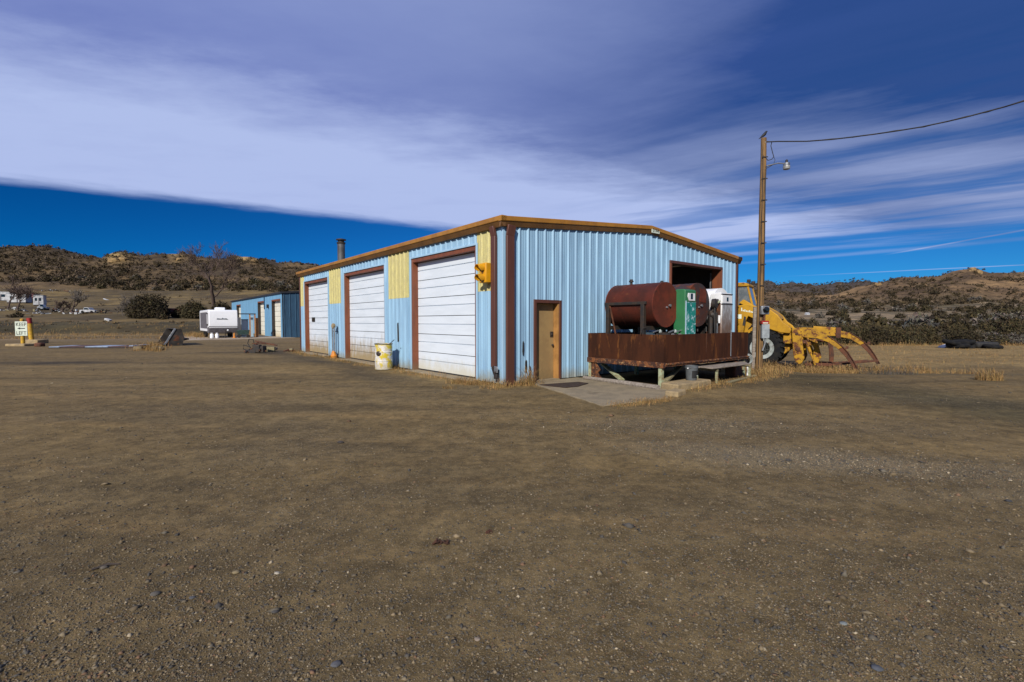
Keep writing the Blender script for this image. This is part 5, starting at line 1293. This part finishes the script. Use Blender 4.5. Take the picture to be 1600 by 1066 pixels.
    scatter(8000, 1130, 1700, 380, 900, lambda u, Y, x: np.clip(.38 + fbm(x / 45, Y / 45, 97, 3) * 2.4 + .28 * (1 - sst(400, 520, Y)), .08, 1), 1.3, 2.9)
    scatter(5000, 1130, 1500, 900, 1750, lambda u, Y, x: np.full(len(u), .8), 3., 5.)
    scatter(1200, 460, 1130, 300, 640, lambda u, Y, x: np.full(len(u), .5), 1.5, 3.)
    A = np.array(pts); Zp = H(A[:, 0], A[:, 1]); u = 800 + 750 * A[:, 0] / A[:, 1]
    # crest fringe
    vis = A[:, 2] / A[:, 1] * (((u > 0) & (u < 470)) | ((u > 1150) & (u < 1600)))
    order = np.argsort(-vis); ind = order[:300]; rest = order[300:]
    for i in ind:
        x, y, s = A[i]; near = x < 0
        t = link('hill_shrub', jp[int(r.integers(0, 5))]); t.location = (x, y, Zp[i] - .1); t.scale = (s, s, s * r.uniform(.8, 1.3)); t.rotation_euler = (0, 0, r.uniform(0, 6))
        tag(t, 'dark shrub dotted over the dry pasture and slope on the left' if near else 'dark juniper dotted over the dry valley on the right', 'shrub', 'shrubs on the left slope' if near else 'junipers in the right valley')
    K = 22; n = len(rest); s = A[rest, 2]
    d = r.normal(size=(n, K, 3)); d /= np.linalg.norm(d, axis=2)[..., None]; d[..., 2] = np.abs(d[..., 2])
    P = np.stack([A[rest, 0], A[rest, 1], Zp[rest] - .15], -1)[:, None] + d * (s[:, None] * r.uniform(.35, .95, (n, K)))[..., None] * np.array([.9, .9, 1.05])
    T = r.normal(size=(n, K, 3, 3)) * (s * .24)[:, None, None, None]
    V = (P[:, :, None] + T).reshape(-1, 3); F = np.arange(len(V)).reshape(-1, 3)
    kind = r.random(n); tone = np.where(kind[:, None] < .55, np.array([[.034, .024, .009]]), np.where(kind[:, None] < .80, np.array([[.058, .040, .019]]), np.array([[.082, .058, .036]])))
    tone = tone[:, None] * 1.25 * r.uniform(.65, 1.5, (n, K))[..., None]; C = np.repeat(tone.reshape(-1, 3), 3, 0)
    mm = pm('hill_brush', (1, 1, 1), (.8, .8, .8), .02, .95, attr=True, grain=0)
    tag(link('hillside_brush', np_mesh('hillside_brush', V, F, mm, C)), 'dark brush and juniper covering the far hills', None, None, 'stuff')
build_trees()

def grass_blades(name, label, spots, mat, seed, kind='stuff', cat=None):
    """spots: x, y, radius, height, blades"""
    r = np.random.default_rng(seed); Vs = []; Cs = []
    for (x, y, rad, h, n) in spots:
        n = int(n * 1.6); h *= r.uniform(.5, 1.15); rad *= r.uniform(.5, 1.5)
        q = r.uniform(0, 6.283, n); d = rad * np.sqrt(r.random(n)); bx = x + d * np.cos(q); by = y + d * np.sin(q); bz = H(bx, by) - .01
        hh = h * (.12 + r.random(n) ** 1.8); a = r.uniform(0, 6.283, n); ln = hh * r.uniform(.15, .9, n); w = r.uniform(.0018, .0042, n) * (1 + y / 9)
        tx, ty = np.cos(a), np.sin(a); base = np.stack([bx, by, bz], -1); sx = np.stack([-ty * w, tx * w, 0 * w], -1)
        mid = base + np.stack([tx * ln * .35, ty * ln * .35, hh * .62], -1); tip = base + np.stack([tx * ln, ty * ln, hh], -1)
        V = np.stack([base - sx, base + sx, mid + sx * .7, mid - sx * .7, tip, tip], 1)
        Vs.append(np.stack([base - sx, base + sx, mid, mid - sx * .6, mid + sx * .6, tip], 1).reshape(-1, 3))
        Cs.append(np.repeat(r.uniform(.55, 1.45, n)[:, None] * np.array([[1, 1, 1]]) * (1 + r.normal(size=(n, 3)) * .06), 6, 0))
    V = np.concatenate(Vs); C = np.concatenate(Cs); F = np.arange(len(V)).reshape(-1, 3)
    return tag(link(name, np_mesh(name, V, F, mat, C)), label, cat, None, kind)

def build_grass():
    rr = random.Random(3); sp = []
    # along the workshop's foot
    for k in range(90):
        t = rr.uniform(.0, 19.5); p = B(-rr.uniform(.08, .5) - (.3 if any(a < t < b for a, b in ((1.2, 5), (7.1, 11.3), (13.4, 17.2))) else 0), t); sp.append((p.x, p.y, .22, rr.uniform(.06, .22), 26))
    for k in range(18):
        p = B(-rr.uniform(.05, .75), rr.uniform(-.3, 1.4)); sp.append((p.x, p.y, .25, rr.uniform(.10, .26), 60))
    for s, t, h, n in ((.48, -.22, .42, 150), (.62, -.28, .5, 160), (.25, -.2, .25, 90), (.8, -.3, .25, 70), (-.2, -.1, .2, 80), (-.55, 1.1, .25, 120), (-.45, .75, .28, 120)):
        p = B(s, t); sp.append((p.x, p.y, .2, h, n))
    for k in range(26):   # pad edge towards the camera
        q = rr.random(); p = B(-.3 + 1.8 * q, -3.72 - .2 * q + rr.uniform(-.22, .08)); sp.append((p.x, p.y, .2, rr.uniform(.05, .14), 45))
    for k in range(60):   # before and under the platform, along the deck
        p = B(rr.uniform(2.2, 8.2), rr.uniform(-3.75, -3.2)); sp.append((p.x, p.y, .25, rr.uniform(.07, .22), 32))
    for k in range(40):
        p = B(rr.uniform(7.0, 9.6), rr.uniform(-3.3, -1.4)); sp.append((p.x, p.y, .3, rr.uniform(.12, .4), 60))
    # in front of and under the loader
    for k in range(150):
        q = rr.random(); x = 8.9 + 5.6 * q; y = 17.4 - .25 * q + abs(rr.gauss(0, .9)); sp.append((x, y, .35, rr.uniform(.12, .42) * (1 - .35 * q), 46))
    for k in range(60):
        x = rr.uniform(12, 16.5); y = 18.5 - .2 * (x - 12) + rr.uniform(-1.0, 2.5); sp.append((x, y, .4, rr.uniform(.12, .35), 40))
    grass_blades('dry_grass', 'dry straw-coloured grass round the workshop, platform and loader', sp, M_straw, 1)
    sp = []
    for k in range(900):
        u = rr.uniform(1290, 1720); Y = rr.uniform(21, 40); x = (u - 800) / 750 * Y; sp.append((x, Y, .7, rr.uniform(.05, .16), 9))
    for k in range(120):
        u = rr.uniform(1290, 1700); Y = rr.uniform(37.5, 40); x = (u - 800) / 750 * Y; sp.append((x, Y, .6, rr.uniform(.2, .5), 22))
    grass_blades('field_grass', 'thin dry grass over the flat field on the right', sp, M_straw, 2)
    sp = []
    for k in range(300):
        u = rr.uniform(-60, 330); Y = rr.choice([rr.uniform(44, 49), rr.uniform(54, 57.5), rr.uniform(57, 75)]); x = (u - 800) / 750 * Y; sp.append((x, Y, .9, rr.uniform(.15, .5), 16))
    for k in range(40):
        p = gpt(rr.uniform(296, 322), rr.uniform(522, 528)); sp.append((p.x, p.y, .5, rr.uniform(.3, .6), 30))
    for k in range(46):
        p = gpt(rr.gauss(238, 11), rr.gauss(545, 2.6)); sp.append((p.x, p.y, .35, rr.uniform(.15, .5), 40))
    grass_blades('yard_edge_grass', 'dry weeds along the bank and round the bucket on the left', sp, M_straw, 4)
    p = gpt(1545, 594); grass_blades('grass_tuft', 'lone pale straw tuft on the open ground at the right', [(p.x, p.y, .35, .42, 420)], M_straw, 6, None, 'grass tuft')
    for px, py, lab, sd in ((1386, 585, 'grey brush tuft below the grapple arm tips', 7), ):
        p = gpt(px, py); grass_blades('brush_tuft', lab, [(p.x, p.y, .6, .38, 380)], M_shrubg, sd, None, 'grass tuft')
    p = gpt(742, 609); grass_blades('grass_tuft', 'small pale straw tuft on the dirt before the near overhead door', [(-1.55 + 0, 11.9, .13, .16, 90)], M_straw, 8, None, 'grass tuft')
build_grass()

# ------------------------------------------------------------------ gravel, stones, litter
def stones():
    r = np.random.default_rng(9)
    oct_ = np.array([(1, 0, 0), (-1, 0, 0), (0, 1, 0), (0, -1, 0), (0, 0, 1), (0, 0, -1)], float)
    of = np.array([(0, 2, 4), (2, 1, 4), (1, 3, 4), (3, 0, 4), (2, 0, 5), (1, 2, 5), (3, 1, 5), (0, 3, 5)])
    n = 300000
    Y = 2.0 * (1 / (1 - r.random(n) * (1 - (2.0 / 26) ** .8))) ** (1 / .8); u = r.uniform(-260, 1860, n); x = (u - 800) / 750 * Y
    ex = 34000; x[:ex] = r.normal(3.7, 1.5, ex); Y[:ex] = 5.75 - .30 * (x[:ex] - 3.6) + r.normal(0, .62, ex); x[ex:ex + 14000] = r.normal(3., 2., 14000); Y[ex:ex + 14000] = 7.7 + r.normal(0, .6, 14000)
    band = gravel_band(x, Y); lowl = np.exp(-((Y - 3.2) / 1.6) ** 2)
    ridge = np.clip(fbm(x / 1.8, Y / .9, 131, 3) * 3, 0, 1)
    keep = r.random(n) < np.clip(.16 + 1.2 * band + .45 * lowl + .5 * ridge, 0, 1)
    q = (x - CORNER.x) * DR.x + (Y - CORNER.y) * DR.y; tt = (x - CORNER.x) * DL.x + (Y - CORNER.y) * DL.y
    keep &= ~((q > -.1) & (tt > -.1)) & ~((q > -.6) & (q < 2.9) & (tt > -4) & (tt < 0))
    x, Y = x[keep], Y[keep]; n = len(x)
    s = .0021 * np.exp(np.abs(r.normal(size=n)) * .60) * (1 + .085 * Y); big = r.random(n) < .003; s[big] *= r.uniform(1.6, 2.6, big.sum())
    z = H(x, Y) + s * .15
    sc3 = r.uniform(.6, 1.3, (n, 1, 3)) * np.array([1.2, 1., .62]); a = r.uniform(0, 6.28, n); ca, sa = np.cos(a), np.sin(a)
    v = oct_[None] * sc3 * (1 + r.normal(size=(n, 6, 1)) * .16) + r.normal(size=(n, 6, 3)) * .14; v *= s[:, None, None]
    vx = v[..., 0] * ca[:, None] - v[..., 1] * sa[:, None]; vy = v[..., 0] * sa[:, None] + v[..., 1] * ca[:, None]
    V = np.stack([vx + x[:, None], vy + Y[:, None], v[..., 2] + z[:, None]], -1).reshape(-1, 3)
    F = (of[None] + (np.arange(n) * 6)[:, None, None]).reshape(-1, 3)
    pal = np.array([(.10, .085, .06), (.07, .062, .05), (.16, .125, .075), (.20, .15, .085), (.13, .095, .05), (.32, .26, .17), (.15, .085, .045)])
    C = pal[r.choice(7, n, p=[.23, .2, .21, .14, .14, .03, .05])] * r.uniform(.7, 1.3, (n, 1)) * 1.2 * (1 + .30 * gravel_band(x, Y))[:, None]
    C = np.repeat(C, 6, 0)
    tag(link('gravel', np_mesh('gravel', V, F, M_stone, C)), 'loose gravel scattered over the dirt yard', None, None, 'stuff')
    # single stones that stand out
    def rock(px, py, size, col, lab, flat=.6, nm='stone'):
        size *= .5; p = gpt(px, py); rr = random.Random(int(px)); m = MB(); m.lathe([(-.5, .25), (-.42, .7), (-.1, 1.), (.25, .85), (.45, .45), (.5, .1)], (0, 0, 0), (0, 0, 1), 9)
        m.v = [tuple(Vector((vx * 1.25 * rr.uniform(.8, 1.15), vy * rr.uniform(.8, 1.15), vz * flat * 1.4)) * size + p + Vector((0, 0, size * .3))) for vx, vy, vz in m.v]
        o = m.build(nm, pm('stone_%d' % int(col[0] * 1000), col, None, 20., .9), None, .002, smooth=50); tag(o, lab, 'stone')
    rock(369, 897, .042, (.22, .17, .09), 'tan flat-topped stone in the left foreground gravel')
    rock(433, 898, .035, (.33, .29, .22), 'pale cream stone just right of the tan foreground stone')
    rock(430, 958, .036, (.075, .07, .065), 'dark angular stone below the pale cream foreground stone')
    rock(300, 935, .032, (.08, .08, .082), 'blue grey stone in the left foreground below the tan stone')
    rock(162, 889, .045, (.10, .085, .065), 'brown grey stone beside the dark twig in the left foreground')
    rock(243, 930, .05, (.09, .08, .065), 'largest dull brown stone of the lower left gravel', .5)
    rock(746, 1000, .03, (.24, .19, .14), 'light tan stone at the bottom centre of the yard')
    rock(525, 1040, .045, (.085, .085, .09), 'dark slate stone at the bottom edge left of centre')
    rock(1370, 1046, .045, (.07, .075, .085), 'dark blue grey stone at the bottom right of the yard')
    rock(1575, 784, .05, (.045, .045, .045), 'black lump on the pale gravel at the right edge', .7)
    rock(532, 693, .075, (.05, .042, .036), 'dark clod on the yard in front of the drum', .7)
    rock(1232, 721, .06, (.06, .055, .05), 'dark stone in the pale gravel band', .5)
    rock(1318, 976, .035, (.20, .22, .21), 'greenish grey flat stone in the right foreground', .5)
    # rust-brown clods
    for k, (px, py, s) in enumerate(((683, 849, .030), (762, 834, .02))):
        p = gpt(px, py); t = thing('rusty_clod', ['reddish brown rusty clump in the centre foreground', 'small rusty fragment right of the reddish clump'][k], 'debris', p)
        rr = random.Random(k + 2); m = MB()
        for j in range(7 - 2 * k): m.torus((rr.gauss(0, s), rr.gauss(0, s * .6), s * .35), (rr.gauss(0, 1), rr.gauss(0, 1), 1), s * rr.uniform(.4, .8), s * .22, 10, 5)
        m.build('fragment', pm('rust_clod', (.075, .028, .014), (.04, .018, .01), 30., .9), t)
    p, q = gpt(143, 893), gpt(187, 884); m = MB(); m.tube([p + Vector((0, 0, .008)), (p + q) / 2 + Vector((0, .02, .016)), q + Vector((0, 0, .008))], [.006, .009, .004], 6)
    tag(m.build('twig', M_dark, None), 'thin dark twig lying on the left foreground gravel', 'twig')
stones()

# ------------------------------------------------------------------ junk on the slope at the left, tyres at the right, far odds and ends
def build_far():
    def dims(px0, px1, py0, py1): c = gpt((px0 + px1) / 2, py1); k = c.y / 750; return c, (px1 - px0) * k, (py1 - py0) * k
    def mobile(label, px0, px1, py0, py1, mat, roofm, rz=.3):
        c, w, h = dims(px0, px1, py0, py1); t = thing('mobile_home', label, 'mobile home', c, rz)
        MB().box(-w / 2, w / 2, 0, 3., .35, h - .12).build('wall', mat, t, .03); MB().box(-w / 2 - .1, w / 2 + .1, -.12, 3.12, h - .119, h).build('roof', roofm, t)
        MB().box(-w / 2 + .1, w / 2 - .1, .1, 2.9, -.3, .349).build('skirting', M_dark, t)
        for k in range(2): MB().box(-w * .32 + k * w * .4, -w * .12 + k * w * .4, -.03, -.001, h * .45, h * .72).build('window', M_glassblk, t)
        MB().box(w * .02, w * .10, -.032, -.001, .36, h * .72).build('door', M_rvgrey, t)
    mobile('white mobile home at the left edge of the slope', -14, 12, 456, 471, M_white_far, M_white_far)
    mobile('white box trailer standing behind the reddish bare tree', 13, 38, 459, 474, M_white_far, M_galv, .2)
    mobile('pale grey metal shed right of the bare tree with a dark side', 54, 66, 461, 478, M_white_far, M_galv, .5)
    mobile('low dark red shed between the white trailer and grey shed', 39, 52, 459, 473, M_redtruck, M_redtruck, .2)
    def car(label, px0, px1, py0, py1, mat, rz, pick=False):
        c, w, h = dims(px0, px1, py0, py1); t = thing('pickup_truck' if pick else 'junk_car', label, 'truck' if pick else 'car', c, rz)
        L = w; pr = [(-L / 2, .3), (L / 2, .3), (L / 2, h * .55), (L * .18, h * .6), (L * .06, h), (-L * .2, h), (-L * .24 if pick else -L * .36, h * .62), (-L / 2, h * .58)]
        MB().prism(pr, lambda a, b, o: (a, o, b), -.8, .8).build('body', mat, t, .05)
        MB().prism([(L * .15, h * .63), (L * .05, h * .93), (-L * .18, h * .93), (-L * .20, h * .63)], lambda a, b, o: (a, o, b), -.815, .815).build('window', M_glassblk, t)
        for x in (-L * .3, L * .3):
            for y in (-.72, .72): MB().lathe([(-.1, .33), (.1, .33)], (x, y, .33), (0, 1, 0), 16).build('wheel', M_tyre, t)
    car('white pickup truck parked among the junk on the left slope', 129, 151, 481, 490, M_white_far, .1, True)
    car('pale junk car body right of the leafless trees at far left', 62, 74, 476, 485, M_galv, .4)
    # red flatbed by the juniper
    c, w, h = dims(262, 292, 482, 496); t = thing('flatbed_truck', 'faded red flatbed truck half hidden behind the dark juniper', 'truck', c, .05)
    MB().box(-w / 2 + w * .28, w / 2, -1.1, 1.1, h * .45, h * .6).build('bed', M_redtruck, t, .03); MB().box(-w / 2, -w / 2 + w * .25, -1., 1., h * .35, h).build('cab', M_redtruck, t, .08)
    MB().box(-w / 2 - .02, -w / 2 + w * .15, -1.02, -.99, h * .62, h * .92).build('window', M_glassblk, t)
    for k in range(5): MB().box(-w / 2 + w * (.32 + .15 * k), -w / 2 + w * (.34 + .15 * k), -1.1, -1.05, h * .6, h * .9).build('stake', M_redtruck, t)
    MB().box(-w / 2 + w * .3, w / 2, -1.09, -1.06, h * .78, h * .86).build('rail', M_redtruck, t)
    for x in (-w * .35, w * .15, w * .35):
        for y in (-.9, .9): MB().lathe([(-.12, .45), (.12, .45)], (x, y, .45), (0, 1, 0), 16).build('wheel', M_tyre, t)
    # piles of white pipe, sheets and scrap
    for k, (px0, px1, py, lab, mats) in enumerate(((12, 44, 486, 'long pile of white boards below the mobile homes', [M_white_far, M_woodold]), (50, 72, 491, 'white sheet metal pile left of the leafless trees', [M_white_far, M_galv, M_dark]), (82, 96, 488, 'mixed junk pile with pale bits under the bare bush', [M_white_far, M_rusty, M_dark]), (104, 126, 491, 'dark junk pile left of the white pickup', [M_dark, M_rusty, M_white_far]), (150, 168, 490, 'orange brown junk pile right of the white pickup', [M_rusty, M_woodold, M_dark]), (72, 112, 456, 'row of grey scrap along the upper pasture', [M_dark, M_shrubg if False else M_rusty, M_galv]))):
        c = gpt((px0 + px1) / 2, py); w = (px1 - px0) / 750 * c.y
        scrap_pile('junk_pile', lab, c, .1, 22, w * .20, .45, mats, 40 + k, 'junk pile').scale = (1.7, 1.7, 2.1)
    for k, (px, py, lab) in enumerate(((166, 469, 'white panel lying on the pasture above the pickup'), (169, 502, 'small pale slab on the dark bank'))):
        c = gpt(px, py); m = MB(); m.cbox((0, 0, .2), (8 / 750 * c.y, .6, .35), Matrix.Rotation(.35, 3, 'Y').to_euler().to_quaternion()); o = m.build('panel', M_white_far, None, .02); o.location = c; tag(o, lab, 'panel')
    # tyre dump on the right
    c0 = gpt(1512, 545); rr = random.Random(5); tm = MB().torus((0, 0, 0), (0, 0, 1), .36, .14, 24, 10).mesh('tyre', M_tyre)
    labs = 0
    for k in range(13):
        c = gpt(1492 + (k % 9) * 7.5 + rr.uniform(-2, 2), 543.5 + rr.uniform(-1, 1.5)); z = .13 + .27 * (k // 9)
        t = link('old_tyre', tm); t.location = c + Vector((0, (k // 9) * .2, z)); t.rotation_euler = (rr.uniform(-.25, .25), rr.uniform(-.25, .25), 0); t.scale = (1.1, 1.1, 1.1)
        tag(t, 'black scrap tyre in the dump at the field edge', 'tyre', 'scrap tyres at the field edge')
    c = gpt(1485, 543.5); m = MB(); m.prism([(-.7, .0), (.5, .05), (.62, .28), (.2, .36), (-.6, .12)], lambda a, b, o: (a, o, b), -.3, .3); o = m.build('bent_panel', M_white_far, None, .03); o.location = c; tag(o, 'white bent panel at the left end of the tyre dump', 'panel')
    m = MB(); m.cbox((0, 0, .22), (1.6, .9, .44)); o = m.build('black_tarp', M_black, None, .15); o.location = gpt(1536, 544); tag(o, 'black tarp-covered heap at the right end of the tyre dump', 'tarp')
    # tiny white house on the valley floor
    c = gpt(1263, 492.5); t = thing('farmhouse', 'tiny white farmhouse far off on the valley floor', 'house', c, .3); k = c.y / 750
    MB().box(-3.2 * k, 3.2 * k, 0, 4 * k, -.3, 2.3 * k).build('wall', M_white_far, t); MB().prism([(-.4 * k, 2.3 * k), (4.4 * k, 2.3 * k), (2 * k, 4 * k)], lambda a, b, o: (o, a, b), -3.5 * k, 3.5 * k).build('roof', M_white_far, t)
    # sandstone ledges on the ridge
    for k, (px, py, w, h) in enumerate(((178, 409, 14, 6), (192, 408, 12, 5), (385, 407, 13, 5), (398, 409, 10, 4), (280, 407, 9, 4), (1520, 424, 9, 5), (1530, 428, 8, 5), (1372, 446, 9, 4))):
        c = gpt(px, py); s = c.y / 750; rr = random.Random(k); m = MB(); m.lathe([(-.3, 1.), (.25, 1.05), (.5, .95), (.8, .9), (.95, .6)], (0, 0, 0), (0, 0, 1), 11)
        m.v = [tuple(Vector((x * w * .55 * s * rr.uniform(.8, 1.2), y * w * .4 * s * rr.uniform(.8, 1.2), z * h * s * rr.uniform(.85, 1.1))) + c) for x, y, z in m.v]
        tag(m.build('rock_ledge', M_rock, None, smooth=0), ['ochre sandstone ledge at the left end of the notch in the left ridge', 'second ochre ledge just right of the ridge notch', 'ochre ledge on the knob above the blue garage', 'lower ochre ledge right of that knob', 'small ochre ledge behind the bare cottonwood', 'reddish rock cap on the highest right-hand hill', 'reddish rock just below that hill cap', 'small rust-coloured rock on the lower right ridge'][k], 'rock')
build_far()
